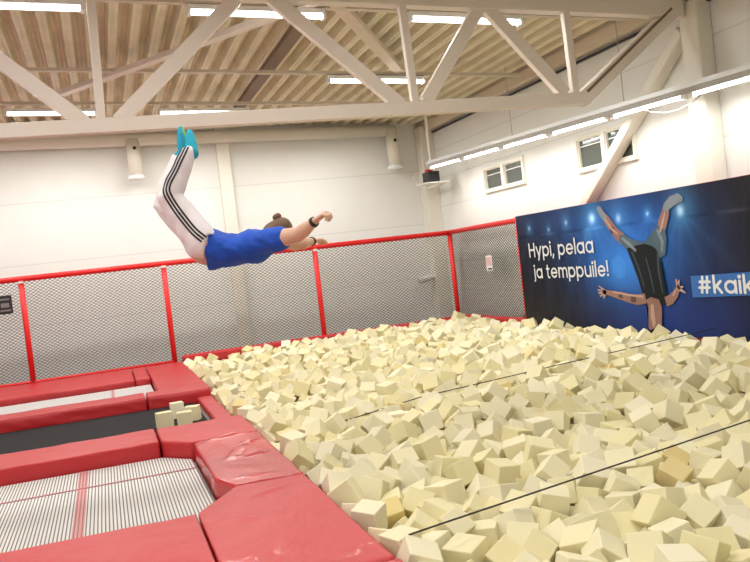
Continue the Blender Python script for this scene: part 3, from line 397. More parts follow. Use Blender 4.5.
    5856,10011,-71,87,7,-49,173,177,172, 1944,13814,-176,61,-51,-48,175,173,177, 3534,10970,-142,41,-82,-3,163,165,155, 4619,14354,-100,57,17,80,166,175,176, 2930,13669,-200,-54,33,-56,187,181,186, 2909,3237,-145,53,-83,-10,184,175,174,
    3967,13268,-44,66,-65,-36,173,175,188, 6712,14777,-18,-26,-14,45,187,184,178, 6392,10926,-15,-69,-12,-55,171,170,169, 1369,16051,-579,-13,-46,-74,164,177,174, 2300,5385,-202,46,68,-55,178,178,174, 5437,9056,-80,25,2,93,177,182,190,
    5995,15706,-29,63,45,16,176,168,179, 2655,14502,-79,-41,-39,-12,178,177,184, 3044,12653,-156,58,-30,-29,179,175,179, 1873,5988,-221,-91,-22,-6,178,181,173, 5560,12309,-26,11,51,-82,178,165,169, 3389,14613,-73,1,75,57,164,165,154,
    5517,10728,-43,61,66,-11,173,177,174, 3601,7864,-90,22,-10,-94,176,189,191, 5394,11130,-50,-37,-39,-46,168,177,168, 5580,14612,-10,-47,31,18,173,167,181, 2724,9309,-120,-5,9,-7,192,185,181, 1878,15787,-158,52,54,30,170,176,176,
    1377,15308,-569,61,-58,43,188,176,179, 6611,14198,-10,67,40,-63,171,178,188, 1367,15886,-476,10,-34,-38,158,158,164, 1946,11785,-205,-40,52,42,163,155,161, 1369,14690,-572,-51,-32,-79,163,162,164, 3360,11067,-153,26,-75,61,179,179,177,
    2499,7880,-118,-77,-56,22,181,173,176, 2000,7628,-203,-50,-34,-49,161,171,163, 3242,3620,-182,50,16,-79,188,187,187, 5684,7104,-98,33,5,-81,175,184,183, 4343,13716,-87,-8,40,78,186,181,182, 3416,12585,-50,-42,53,-56,176,189,181,
    4994,10158,-43,-76,52,18,182,181,174, 1365,14407,-383,3,-23,-73,162,170,164, 5977,9438,-9,51,19,-83,174,184,172, 5822,15295,-22,2,-79,-13,170,167,170, 6685,8381,-35,-26,6,-47,164,168,159, 1620,5705,-184,-20,-88,-18,183,172,171,
    6187,13056,9,29,-41,-85,173,175,169, 4764,13875,-118,9,-46,65,168,165,168, 5127,12935,-65,76,10,-63,173,163,171, 6606,14407,-22,28,64,-65,171,186,184, 4302,13302,-74,-40,-45,-61,181,179,171, 4252,14987,-135,-91,18,7,173,178,181,
    2862,9643,-125,17,14,-98,186,178,180, 6356,7430,-83,-5,17,-86,173,173,169, 3106,12359,-103,-88,-23,-14,188,174,173, 6430,14089,-39,-89,-38,25,190,189,189, 1567,3959,-225,-28,59,-2,163,166,164, 4074,16043,-61,69,28,-38,181,179,175,
    5864,12040,-44,70,-62,-2,167,177,173, 1367,13019,-557,43,5,-34,158,164,159, 3292,4478,-134,-80,35,-4,166,175,175, 5456,9257,-53,5,-73,-68,165,169,171, 5697,12655,-80,-39,-11,-81,171,166,179, 1750,8634,-183,-86,-32,-41,173,170,159,
    3681,6291,-129,53,-9,-84,177,185,188, 3918,11486,-141,-31,-17,68,161,164,164, 5712,11014,-50,-43,72,-43,173,179,170, 5197,16045,-19,53,-63,-56,185,172,179, 5473,16012,-44,24,42,-79,176,182,180, 1414,10732,-217,-17,85,-8,166,166,160,
    4970,7193,-79,3,-88,-47,165,164,154, 3366,8863,-206,-8,-32,94,173,169,182, 3108,11396,-163,40,-31,57,182,183,174, 6611,15584,-13,-5,-18,-87,185,179,176, 6914,14848,-29,-42,39,-82,182,185,184, 3807,15696,-104,-13,-77,-52,180,172,185,
    5008,15425,-117,-56,76,-5,156,161,155, 1439,10125,-235,-82,13,56,179,178,181, 4447,12805,-102,80,-38,0,164,168,163, 1367,14797,-407,-4,-96,-20,165,162,171, 3901,12595,-74,4,-57,-72,166,170,173, 1365,11647,-569,62,33,-43,166,158,162,
    1368,13761,-561,-8,-78,27,167,173,163, 3507,10595,-93,2,82,34,169,174,163, 5619,7750,-110,-43,34,44,160,160,164, 2573,12174,-130,-50,32,-78,190,178,183, 2503,15253,-61,-23,47,84,166,163,168, 1370,15717,-578,-58,0,-81,178,170,167,
    4486,14682,-124,-3,9,-17,182,181,189, 1375,15308,-357,-63,-56,-30,178,188,174, 2411,8440,-143,-32,-3,-91,171,171,173, 2101,15927,-168,45,-89,-2,183,190,181, 2408,14534,-119,-52,12,68,174,190,190, 5015,11485,-10,-29,93,9,175,174,171,
    3411,8568,-149,-24,87,8,171,183,184, 1705,14543,-104,-14,-66,-14,180,168,167, 5641,11518,-76,26,23,5,160,169,161, 3383,9311,-102,69,10,-46,167,174,171, 3593,13645,-45,8,39,-9,169,163,162, 3247,14793,-96,60,55,58,156,164,164,
    6715,15394,9,78,29,-2,184,178,172, 2460,12468,-108,15,12,92,169,159,161, 3931,8322,-131,90,14,-13,178,182,186, 6534,13719,-33,-7,-27,-81,160,163,173, 5284,14956,8,70,65,14,160,171,168, 2887,14494,-139,39,22,55,173,161,163,
    1878,4636,-195,51,-33,-51,178,181,180, 1637,13228,-145,-31,20,-76,182,186,172, 1363,5321,-578,59,35,3,161,156,163, 6143,7436,-122,-52,18,42,173,176,165, 6840,12703,58,4,81,57,179,180,187, 2913,5014,-211,-85,-50,8,169,178,175,
    4634,12750,-42,26,-9,-43,183,172,182, 5612,15626,-43,17,34,-89,168,171,177, 2839,13995,-123,60,34,8,167,169,157, 6415,15491,-4,-89,-43,10,180,172,187, 6915,9642,-8,20,-88,-26,186,175,181, 3230,6587,-152,15,76,-59,175,170,167,
    3787,13370,-134,0,24,58,163,172,174, 6057,11896,-29,86,47,-19,161,162,160, 2712,12030,-154,42,38,25,162,165,159, 4460,14029,-95,-17,8,-54,173,171,180, 4640,13294,-76,-55,35,45,184,176,189, 2382,14118,-134,-96,25,12,169,174,182,
    4082,11308,-81,28,-26,-91,177,174,190, 6294,11339,-79,59,36,71,176,186,172, 3977,4349,-17,31,0,-1,176,189,176, 3617,8539,-127,57,-1,69,178,172,186, 4797,10080,-56,26,-58,29,181,175,181, 1556,10848,-173,76,-50,-28,164,153,156,
    6536,12540,-28,49,40,-53,174,179,174, 2509,5240,-159,10,-85,-2,168,162,167, 2703,7710,-146,2,66,-69,173,179,190, 2725,3638,-183,-70,-68,-4,164,161,165, 2671,4686,-178,61,56,-14,166,177,170, 4502,15362,-144,-23,48,71,173,172,179,
    5165,8298,-61,48,76,-31,175,164,167, 5632,13932,11,30,93,23,175,163,178, 4470,13409,-59,20,61,-30,171,169,167, 5052,9785,-100,-14,18,88,169,172,158, 2470,12856,-109,60,49,-63,175,174,176, 6924,9054,-23,-36,-83,40,158,161,159,
    5530,6880,-79,-37,41,48,178,175,181, 5863,12375,-22,7,-14,-77,175,162,163, 1853,15585,-173,38,-9,33,163,169,164, 4788,14476,-92,-95,-15,-27,187,192,182, 3496,11299,-182,-13,-48,-87,165,168,168, 2764,12381,-189,-52,-46,-9,181,176,181,
    5590,12815,-33,30,-71,-29,171,163,173, 6565,12336,-36,-65,-68,-33,162,166,174, 5752,16046,-67,-24,93,-11,171,178,172, 3488,15526,-45,-18,10,-97,166,169,163, 2780,15869,-74,-14,77,-54,178,169,185, 6041,15432,-34,32,-9,-93,179,172,182,
    4729,15121,-112,34,-13,-13,169,170,166, 4095,6940,-127,-32,18,87,185,171,172, 4870,6110,-130,-30,27,-35,174,174,168, 4139,11110,-106,-81,19,39,179,182,180, 3158,15608,-126,26,36,84,164,167,170, 2127,5183,-207,-21,17,-71,179,184,176,
    1364,14883,-579,-68,6,-3,153,155,158, 6732,15754,-12,-43,44,-38,166,178,163, 4120,13399,-55,-44,40,76,169,171,164, 5486,13377,-96,-35,-67,-52,173,162,168, 5271,15145,-46,-6,-98,-10,172,167,171, 6914,12440,-54,2,-53,-50,177,187,182,
    5231,12145,-74,-88,35,-29,156,171,168, 2014,9447,-168,60,18,29,164,166,168, 5585,9401,-83,-79,26,12,172,170,164, 4445,6416,-107,82,43,2,163,163,153, 2998,9310,-135,71,3,-8,190,176,178, 1448,13991,-68,-25,33,-55,173,168,171,
    3881,6328,-117,74,-57,-3,170,165,168, 3082,9887,-149,11,90,20,172,175,170, 5071,7037,-139,-7,-99,-11,169,168,167, 5728,11340,-53,-81,27,-8,172,183,176, 2183,13225,-166,-56,-34,-56,192,190,178, 1563,8238,-196,-40,42,63,159,165,170,
    4067,12884,-68,-13,18,-40,173,173,169, 4931,8713,-71,-48,-46,-15,165,162,162, 4234,14311,-129,72,66,-17,187,171,178, 6082,15884,-55,-24,-7,90,166,164,162, 5452,6690,-125,-18,46,-33,181,187,188, 6744,10271,-36,-26,95,-18,160,166,161,
    4653,6677,-141,-47,-38,-78,183,177,169, 6587,9640,-66,-72,-12,-26,185,181,178, 4027,15743,-90,-76,-29,-52,170,169,172, 4774,12026,-134,-50,-34,-2,191,181,176, 4895,15893,-100,-47,-9,79,169,167,162, 4554,12391,-135,10,95,29,173,177,166,
    3712,9426,-44,58,-78,12,164,167,154, 1692,13038,-121,-74,-32,56,165,167,161, 5839,15550,-60,-79,-23,39,181,174,168, 6710,10055,-47,-77,-52,-24,177,169,179, 5100,9158,9,32,-87,7,166,161,166, 6129,8249,-33,-21,93,0,166,180,175,
    4844,15579,-139,71,-43,-27,181,170,178, 6920,15716,45,-48,-17,82,169,165,168, 2031,15466,-178,13,-80,-53,159,166,161, 3576,14680,-104,-53,61,57,174,170,174, 1880,13508,-150,-5,12,-59,163,160,163, 2017,13334,-234,89,3,11,170,174,182,
    3703,11166,-151,67,-2,66,172,179,176, 2202,11700,-160,2,26,-77,177,162,175, 2553,5435,-152,16,35,71,181,178,167, 6311,13680,-47,-50,62,-34,161,177,176, 5664,14939,-21,64,1,23,179,179,176, 5119,13345,9,54,13,21,164,166,174,
    5474,14986,-48,-31,-81,50,160,163,165, 5695,12111,19,-67,61,-30,154,157,161, 2823,7153,-210,57,-9,79,172,176,186, 2295,10670,-89,-22,18,0,167,166,168, 6068,14848,-62,-81,-16,-2,184,178,183, 2126,14557,-138,95,-5,-19,171,174,169,
    2616,9964,-38,49,42,54,187,173,186, 3219,8479,-155,-69,23,-36,178,166,181, 6881,8346,-33,-22,73,33,165,177,161, 4321,14801,-138,-56,-79,-19,167,173,172, 5528,11333,-91,87,23,40,174,169,168, 1500,10574,-137,9,-73,65,174,166,181,
    6573,16052,-10,3,93,15,170,161,166, 3109,13777,-187,8,-46,-78,179,177,169, 5647,10497,-32,4,-83,51,177,172,164, 6919,11865,-15,24,5,70,177,175,175, 3978,10417,-67,0,-97,22,162,160,169, 5851,13737,-74,-29,-12,-51,176,175,181,
    5813,10374,-64,-23,-13,-95,182,177,178, 4649,9396,-160,14,1,36,174,183,191, 2908,6584,-189,-45,0,-84,173,158,168, 2569,14690,-117,34,23,17,181,179,178, 4527,10517,-41,42,65,58,165,176,166, 4484,14902,-152,-81,-50,-30,155,161,162,
    2216,15559,-165,55,-78,29,171,174,185, 6925,13882,-31,-66,44,-42,157,162,156, 5267,14698,-79,22,10,-85,174,179,182, 1933,16048,-181,-8,-98,-2,177,178,175, 5443,6025,-112,3,-84,-28,185,175,184, 6332,10739,-2,3,4,35,158,167,160,
    1637,15875,-145,-13,3,88,174,170,173, 4944,12604,-81,1,-11,-27,170,166,168, 4948,15105,-111,31,73,39,184,175,177, 5751,9492,-39,-97,-17,-2,163,162,160, 4674,7937,-102,0,88,0,171,170,172, 6468,15115,-47,-86,39,24,159,171,170,
    1678,10507,-204,32,-34,-58,162,164,170, 2463,10589,-146,15,96,-9,166,161,163, 1664,14319,-124,30,17,92,175,178,184, 3319,5960,-189,-70,31,-47,171,176,173, 1729,16048,-183,60,40,18,172,166,180, 2652,11851,-128,68,26,-23,157,171,161,
    5055,6179,-121,38,-51,24,159,165,155, 6780,14084,-21,21,82,-49,171,166,163, 1697,13459,-141,-3,1,52,156,155,161, 5106,10634,-89,-13,-62,33,183,167,182, 2248,13983,-189,-7,41,46,169,155,160, 2077,12646,-123,-96,25,1,187,180,179,
    4406,9137,-137,-31,19,43,164,160,155, 1786,11669,-204,-32,64,-66,167,177,177, 1708,15711,-222,60,-46,-51,158,171,168, 4868,8894,-107,-23,-38,26,170,173,172, 6563,9872,-4,-99,-2,-2,176,169,169, 4998,9598,-119,28,-62,-6,167,176,162,
    2654,13856,-179,66,54,38,163,164,166, 2851,9156,-155,6,31,-72,158,161,154, 3053,9693,-162,42,-69,-20,161,156,172, 6919,14430,0,21,-75,19,177,172,175, 3052,15386,-138,-26,48,54,178,180,178, 6715,13075,-31,-25,35,86,172,171,161,
    2878,9917,-150,-35,13,-93,186,182,174, 5258,14461,-62,10,-63,52,180,180,181, 3311,13688,-188,-30,-17,94,173,169,164, 5502,7234,-133,3,63,51,166,171,159, 3723,11409,-201,-57,6,-65,182,183,187, 5346,7859,-108,-48,57,37,162,157,170,
    5203,9017,-100,81,-46,33,176,181,186, 4734,12556,-116,45,82,30,168,179,171, 2208,3405,-187,50,3,-21,175,175,161, 3541,11488,-189,-97,-17,-11,154,159,167, 5099,15250,-91,-40,40,-50,185,189,186, 2094,8852,-175,22,96,14,183,183,167,
    1815,11236,-211,45,87,-11,188,181,190, 4867,13107,-49,-22,-30,-54,185,178,186, 4827,14946,-114,-11,-79,60,160,160,162, 1447,13932,-501,-47,-70,53,170,181,165, 3818,8499,-127,-47,-12,80,166,169,162, 3539,15095,-157,29,-44,85,187,186,175,
    1428,8225,-368,-68,69,19,158,168,169, 4826,8180,-118,34,12,85,166,159,161, 3473,13856,-165,69,-24,0,176,172,179, 6515,15862,7,-75,14,-8,165,171,170, 6025,11023,-67,13,-63,75,168,177,172, 2195,14182,-169,-53,-24,69,168,165,165,
    2900,12767,-231,-57,4,69,161,161,166, 5867,14880,6,62,-70,-24,177,171,174, 3358,12043,-147,94,17,-27,172,174,175, 3573,12777,-95,-60,-6,-18,156,165,161, 3253,8696,-179,-12,-78,14,168,178,167, 5597,15220,-47,72,-48,30,168,161,161,
    3062,14859,-143,17,-44,-48,178,183,175, 2954,15771,-101,-8,13,99,162,173,172, 4248,12815,-94,11,-59,37,177,163,162, 2067,5592,-227,24,7,75,181,187,189, 2958,15569,-106,-76,-8,64,175,174,187, 3004,13331,-208,-44,89,-6,177,173,187,
    3249,10520,-126,-67,73,-6,178,175,177, 5951,12211,-74,-1,88,-46,155,161,162, 2155,9300,-141,-77,-33,0,190,191,176, 2308,12076,-210,49,63,-46,181,176,178, 5295,8835,-108,-89,-5,-18,161,172,171, 5106,12387,-87,2,62,-78,171,182,171,
    6359,9101,-41,-41,38,15,167,170,176, 6507,14837,-41,65,74,-14,162,174,167, 4112,10544,-137,-68,65,-28,169,168,159, 2751,6128,-201,-53,-78,26,163,173,174, 2808,4532,-214,41,-49,13,176,175,182, 3989,7501,-108,-4,-83,-36,164,163,166,
    3153,11077,-176,60,61,-30,174,171,173, 4637,6177,-89,-48,11,-66,180,181,185, 6734,11531,-61,71,47,-53,179,168,177, 4393,11850,-95,-77,19,61,162,170,164, 3026,10359,-133,-72,27,64,169,171,179, 3459,3550,-192,40,0,-90,180,184,179,
    3638,4653,-233,-57,21,-72,180,181,176, 3412,7282,-133,-34,-21,37,180,181,176, 5897,8485,-81,84,25,0,161,156,158, 3761,13099,-123,9,39,-18,162,158,160, 1368,3340,-211,-99,-13,8,163,175,165, 1369,5129,-575,-68,-41,-60,172,165,168,
    1461,6784,-555,-81,-27,-23,182,179,173, 3900,3323,-121,68,-27,68,176,179,177, 3671,6945,-185,-34,7,2,181,172,175, 3851,4269,-164,-2,84,-36,177,180,168, 3821,4467,-132,-24,-89,-10,175,169,168, 3843,6065,-221,75,48,-8,164,159,170,
    1373,3019,-394,-3,-35,-28,168,170,174, 3796,5872,-175,-36,58,57,186,183,189, 3745,3095,-185,-60,3,42,186,183,180, 3649,9100,-182,11,-21,-88,174,168,164, 6637,5809,-74,-63,39,-56,186,178,181, 1367,3574,-205,-23,-8,-92,163,164,161,
    3384,8359,-225,50,9,-30,178,173,170, 1376,4355,-238,-88,16,45,183,175,188, 6251,6741,-94,-90,7,43,169,168,156, 6207,6555,-57,18,-90,40,170,165,177, 6254,6133,-89,47,87,4,182,167,183, 6189,5744,-9,31,21,-91,181,177,184,
    6008,5649,-58,20,98,-9,165,168,167, 6119,5448,64,26,-42,76,171,173,168, 6074,5217,-24,-26,-65,32,159,159,160, 6076,4870,-69,-37,65,-64,173,166,170, 5973,4586,-13,18,-93,-20,166,168,166, 6627,13489,-71,-17,46,49,158,161,158,
    6361,4546,-7,-30,-24,-92,160,165,164, 6285,4031,-30,16,30,33,173,167,177, 6044,3766,40,-15,-57,80,155,165,164, 1409,4156,-235,36,-43,-73,156,156,168, 3432,11653,-218,12,26,-11,172,176,182, 3379,11842,-161,-28,9,95,175,164,170,
    1372,3933,-270,-5,57,28,181,180,178, 1364,3660,-397,-81,-53,-12,159,157,155, 3874,14291,-112,-10,-56,-81,180,179,176, 6924,4643,8,-33,-61,-72,172,168,168, 6918,4443,18,-50,-84,-19,167,179,183, 3707,3391,-167,62,-61,-39,184,176,176,
    3953,3125,-174,-83,0,51,174,168,182, 4245,3796,-179,30,-85,-44,177,184,183, 4052,3700,-160,-69,33,51,168,176,183, 1374,2499,-216,4,21,-59,173,184,185, 1365,4546,-582,-33,-5,87,169,160,163, 4332,10239,-113,-83,4,-50,175,183,185,
    1364,4334,-584,54,13,-81,161,166,155, 4346,3979,-148,-15,-28,-31,179,175,191, 4515,4106,-130,74,-35,18,175,181,187, 4385,4473,-120,2,84,-41,176,175,185, 4685,4714,-142,-43,38,-71,168,166,170, 4423,6169,-84,87,41,28,190,188,189,
    1377,4095,-569,88,2,5,184,182,179, 4289,9289,-175,3,-41,-79,181,168,179, 4596,4296,-99,46,-4,59,181,183,177, 4837,4928,-121,26,48,68,184,184,175, 4730,5163,-135,-22,38,-80,177,173,179, 1371,3742,-574,-38,37,12,170,170,168,
    4550,6851,-196,-44,-81,26,169,173,170, 1374,3537,-569,23,75,10,186,171,187, 4757,11702,-106,46,75,-12,165,167,170, 5065,3852,-110,53,-81,6,179,183,176, 4957,4454,-112,4,-62,-60,186,184,185, 4931,5104,-136,-87,-19,10,171,162,167,
    5044,8103,-81,-80,7,-59,178,174,176, 4773,4536,-119,-47,-69,0,169,170,162, 1370,4741,-576,35,-30,-47,168,170,165, 4347,7595,-113,-81,57,-3,165,171,174, 4238,6105,-138,-11,-98,17,174,169,167, 4046,4205,-169,-95,4,31,167,179,178,
    3840,7968,-175,78,35,-48,186,186,181, 4091,9148,-134,-7,28,63,191,183,178, 5918,6853,-170,-3,74,-64,172,175,168, 4142,3524,-152,-35,-30,-40,156,157,157, 6237,7272,-73,-72,37,-37,164,165,158, 5983,6156,52,4,81,-23,156,163,162,
    5861,6024,-79,95,-6,-19,172,166,163, 6006,5851,-40,5,-86,-50,187,177,186, 1371,3137,-227,69,-48,-53,176,167,176, 5769,5507,28,63,-46,-55,165,168,167, 1364,4936,-581,45,12,79,158,167,168, 5840,5002,-44,4,-46,21,160,159,165,
    5793,4687,-8,-45,79,41,182,189,178, 5885,4395,-7,-12,-3,57,171,172,165, 6093,4115,15,71,-50,43,189,192,188, 5812,3904,18,14,-37,34,182,172,169, 5884,3738,-68,-91,-25,10,174,170,173, 5879,3498,33,8,2,-98,156,157,154,
    5756,3345,-36,-30,-19,-56,173,176,182, 1377,2722,-237,-22,-95,-21,181,181,183, 6924,13278,-32,-34,-1,89,159,166,167, 4289,4684,-131,-28,68,35,179,178,183, 3942,3524,-144,-55,73,4,176,185,188, 3224,8112,-181,59,-29,73,176,185,186,
    1539,2957,-291,-25,46,-53,180,166,178, 3328,6184,-162,12,-14,-11,175,180,180, 6915,5568,53,-6,-26,25,181,176,178, 2367,2464,-171,-62,-9,-71,168,164,173, 6917,7419,62,40,37,-62,182,169,181, 2457,2645,-207,-78,5,-62,180,188,179,
    2494,2891,-154,60,-63,-27,188,188,177, 2340,3266,-156,31,-86,-28,170,160,171, 6719,7603,-38,32,-35,44,182,175,169, 2588,6571,-237,14,74,-8,166,159,167, 2578,6764,-228,27,92,18,171,168,166, 2455,6995,-240,-39,73,-4,172,171,175,
    1375,2274,-164,1,97,-20,179,175,179, 2584,15916,-124,-21,-90,23,174,170,172, 2774,2227,-157,52,-38,-69,185,188,181, 2626,2381,-165,48,-23,34,183,179,185, 2695,2919,-220,-2,41,-60,191,178,191, 6918,8073,-59,60,12,34,175,176,168,
    1893,4174,-263,44,-60,-41,161,167,169, 6422,4883,-173,4,0,92,180,174,173, 2680,5645,-230,-63,55,-35,174,175,175, 2083,2457,-178,5,-71,37,189,183,183, 2788,6423,-178,-37,46,81,178,183,186, 2804,8148,-220,47,-59,-46,167,171,159,
    2723,8808,-188,39,-65,64,172,168,161, 2266,6923,-257,-64,38,-66,178,172,177, 1460,6309,-406,-25,91,-34,176,174,184, 6905,7224,-11,-42,31,-78,175,179,185, 2059,6905,-269,34,-29,70,178,180,191, 6745,5623,-60,-2,-46,11,192,175,179,
    6693,5437,-118,62,-7,-56,155,154,165, 6831,5804,1,-66,-45,46,169,182,181, 6598,6635,23,69,32,-65,159,158,162, 6661,7127,45,78,19,53,178,166,173, 6718,7324,5,74,-46,-49,185,183,178, 6740,5983,-32,-45,59,64,180,169,179,
    6768,6430,73,-43,14,-89,183,187,187, 6747,5181,-57,-27,-10,65,170,163,172, 6555,4884,-30,-56,-24,-50,153,160,159, 6736,4774,-35,-7,55,-40,165,164,152, 6740,4521,-13,-21,-15,-33,155,169,162, 6645,4192,-18,-31,50,75,167,171,159,
    2235,2316,-227,-62,-4,6,178,176,180, 2228,2612,-205,29,56,52,174,172,178, 2174,3092,-191,38,-52,-5,172,166,171, 2119,7998,-224,-48,36,66,169,172,173, 2349,3635,-182,53,-3,6,171,185,179, 2326,5188,-185,-47,81,33,163,167,154,
    6319,14692,-58,-66,56,-44,167,170,162, 6183,14222,-19,36,54,42,171,184,172, 2382,6768,-224,46,-18,-68,157,157,161, 6925,6589,29,73,-34,-45,155,168,163, 6762,6886,-24,-28,-28,19,169,174,168, 6068,7701,-103,-7,-97,-21,168,178,175,
    6916,5280,-7,44,20,-88,171,174,177, 1880,10850,-142,-53,82,12,174,174,173, 1674,9094,-266,40,50,77,171,177,174, 2963,7909,-174,50,-24,-3,170,174,173, 2922,8977,-208,-45,83,19,182,174,183, 1688,6103,-198,91,36,-4,177,169,179,
    1555,5503,-198,-12,49,-42,176,161,163, 1560,5324,-278,1,21,-95,163,172,160, 6098,12085,-48,11,16,76,175,176,174, 6197,11784,-96,34,-36,-79,160,166,165, 2754,10840,-182,-33,-92,-18,179,185,189, 1389,4436,-425,65,3,-75,172,172,168,
    1691,4927,-259,5,-32,-88,162,160,165, 1373,4236,-413,-38,48,-55,176,183,177, 3287,2753,-146,56,23,-43,172,174,185, 3132,6146,-142,62,57,41,164,163,156, 1544,3260,-216,64,69,-3,160,157,158, 1369,3913,-470,-47,67,-20,168,172,165,
    1375,3462,-373,-1,74,5,184,185,181, 6091,9856,-49,81,38,-23,187,173,177, 1374,3254,-393,-18,49,-82,182,185,176, 6575,6380,-5,31,-48,39,186,180,177, 3484,2799,-154,0,24,95,176,166,167, 6082,8448,-38,23,-89,33,172,162,162,
    1725,2813,-78,-53,82,-18,168,168,168, 6917,4842,2,-29,27,-74,175,185,181, 6923,5076,32,-46,16,-59,165,165,164, 2870,5924,-176,81,-37,-44,169,171,178, 6256,14420,-31,-5,-91,20,176,185,186, 2979,2641,-187,61,72,21,174,173,170,
    3087,2807,-177,44,-56,70,164,172,169, 6425,6822,101,-57,59,57,186,173,179, 6386,6490,10,10,51,-56,165,172,172, 6230,6369,6,21,63,71,171,160,161, 6399,6114,53,50,-5,-54,165,172,178, 6263,5955,18,82,-31,-22,172,186,180,
    6442,5442,1,-42,24,-85,175,181,185, 6444,5249,-77,-1,46,63,186,184,174, 1834,6719,-262,59,-18,-2,176,178,177, 6444,5048,-19,59,-75,29,187,172,183, 6100,5035,39,-30,12,93,161,170,161, 1421,4850,-422,25,-82,50,159,156,155,
    6521,4689,-48,3,-3,19,177,173,175, 6547,4484,-36,65,72,-2,179,172,176, 6437,4167,-34,68,-49,-2,173,183,172, 6605,3951,-12,38,-64,50,188,191,181, 6211,3637,-44,25,44,72,185,177,188, 2805,3089,-227,85,-52,-1,169,168,167,
    3095,4979,-135,-55,-17,68,172,166,176, 1719,4109,-352,-5,58,-81,161,166,170, 1371,4634,-406,71,27,47,180,171,179, 6120,14652,-64,63,69,35,165,167,169, 2956,5586,-207,-48,-16,-76,174,181,183, 2948,6140,-198,-71,32,46,163,167,165,
    3859,6518,-116,-44,11,37,159,159,155, 5160,3368,-96,50,29,58,185,183,177, 4637,4980,-112,-68,40,-34,168,183,170, 4842,4749,-26,53,-70,-2,176,174,167, 4646,4597,12,-86,-49,-10,174,174,160, 4790,4346,-62,-23,71,27,168,174,167,
    4703,4113,-55,4,-98,-15,164,175,165, 4717,3887,-49,-24,35,5,162,169,166, 2238,1965,-118,59,42,68,180,177,166, 2214,2168,-83,-57,6,-43,173,171,164, 2160,2718,-41,56,49,-24,182,193,182, 2270,2931,-118,-72,26,33,167,170,173,
    2391,4874,-241,-90,-33,-27,168,177,164, 2231,9493,-180,-49,-12,76,179,180,170, 2426,1903,-83,2,5,-66,180,169,170, 2090,1851,-177,33,-79,-45,158,173,162, 2389,2285,-77,-14,43,-12,172,181,180, 4422,12244,-88,55,40,66,156,164,156,
    2368,2757,-52,3,73,-18,176,178,171, 2486,5631,-161,-17,13,96,179,173,172, 2350,5778,-204,-54,-24,59,168,179,183, 4480,11362,-116,-30,-74,42,177,178,180, 2403,8976,-138,14,-73,-66,173,174,183, 2387,10832,-137,-59,-3,-22,173,161,164,
    2414,11184,-206,67,-49,-56,176,190,177, 2562,13388,-164,-19,37,79,185,185,169, 2566,2168,-188,58,62,40,166,168,165, 2841,2417,-139,41,-88,-23,162,162,157, 2721,2563,-186,43,62,24,167,166,172, 2632,2735,-169,-9,-29,-22,158,156,164,
    2565,2549,-54,30,34,50,177,176,174, 2715,5054,-170,22,-38,86,176,181,172, 2192,1711,-69,-67,58,41,188,185,191, 2015,12921,-198,-13,-60,23,187,169,184, 4978,4961,26,15,-43,58,183,178,179, 5047,4686,-5,66,-58,5,183,180,173,
    4878,4565,45,45,21,-76,166,179,167, 4861,4096,52,44,-79,-39,167,165,158, 4933,4000,-95,-92,-31,-9,169,170,160, 4891,3784,-30,10,27,59,177,174,170, 5054,3656,-117,5,9,83,164,161,168, 1893,1892,-151,14,69,35,181,175,188,
    1747,1981,-256,42,71,-31,166,165,167, 1881,2133,-200,-48,-32,-62,168,169,169, 1824,2369,-117,57,4,-80,172,167,170, 1866,2643,-54,-24,-38,-85,180,165,168, 1785,3075,-58,0,61,-62,160,160,165, 1924,14950,-144,-74,-66,8,181,175,176,
    1859,7228,-200,10,82,-43,165,169,164, 1958,1706,-233,90,22,-6,175,185,176, 2042,2039,-124,-69,36,55,173,184,179, 2051,2227,-203,-16,61,0,166,162,161, 2003,2328,-41,39,-17,38,159,163,175, 2031,2654,-188,32,-29,-85,165,175,160,
    1956,2889,-85,-81,-54,-22,170,182,172, 1981,3090,-74,-6,82,52,164,165,168, 2011,6623,-245,-48,-56,67,166,171,157, 1975,7925,-111,24,62,50,164,177,169, 2099,8276,-198,81,-33,-45,184,186,185, 2118,8656,-222,-20,-29,56,178,176,171,
    1980,11598,-218,17,-66,26,167,168,162, 4887,7020,-62,-88,19,43,174,161,166, 1813,15396,-205,61,-49,45,165,172,164, 4998,5159,36,64,45,-62,160,160,165, 2593,5983,-163,51,29,-27,183,167,180, 2827,2680,-59,50,-17,-41,181,170,183,
    3555,3448,-42,81,3,-35,163,174,172, 3479,3678,-35,-31,76,41,167,172,162, 4265,5840,-111,-61,-73,-30,173,175,163, 3528,4228,-133,13,-67,58,161,161,176, 3678,6485,-57,11,-28,-88,175,174,169, 3510,6821,-166,41,67,10,174,173,169,
    3583,8061,-134,7,75,-55,158,160,165, 4450,4638,-7,44,10,-47,173,185,177, 4180,4509,-104,4,32,-72,183,180,171, 4182,4309,-53,-23,-67,-47,186,185,174, 4209,3904,-7,70,-48,53,168,169,176, 4346,3669,-49,34,23,28,182,178,176,
    3712,8908,-187,8,-59,-47,180,170,171, 3546,3270,-128,6,3,86,173,171,171, 3724,10966,-155,16,17,33,170,168,170, 3735,2935,-55,-30,73,-60,166,166,166, 3738,3235,-28,40,45,73,175,174,187, 3776,3524,-25,-1,-31,94,173,173,167,
    3676,3700,11,-4,-15,-72,175,176,190, 3828,3858,8,-4,17,48,186,186,188, 3889,4073,-154,15,-20,-14,164,162,160, 3885,4859,-137,-74,30,55,158,166,169, 3885,5081,-181,21,9,20,166,162,166, 3906,8846,-137,37,-91,2,173,189,177,
    4004,10945,-55,-22,-17,-27,170,174,179, 3901,3672,-17,3,-91,0,158,169,157, 4035,3807,12,-5,69,64,164,162,160, 4043,4059,-38,-54,-69,46,160,161,158, 3663,12540,-106,59,-47,-66,173,176,177, 3036,2442,-182,5,60,-79,180,184,177,
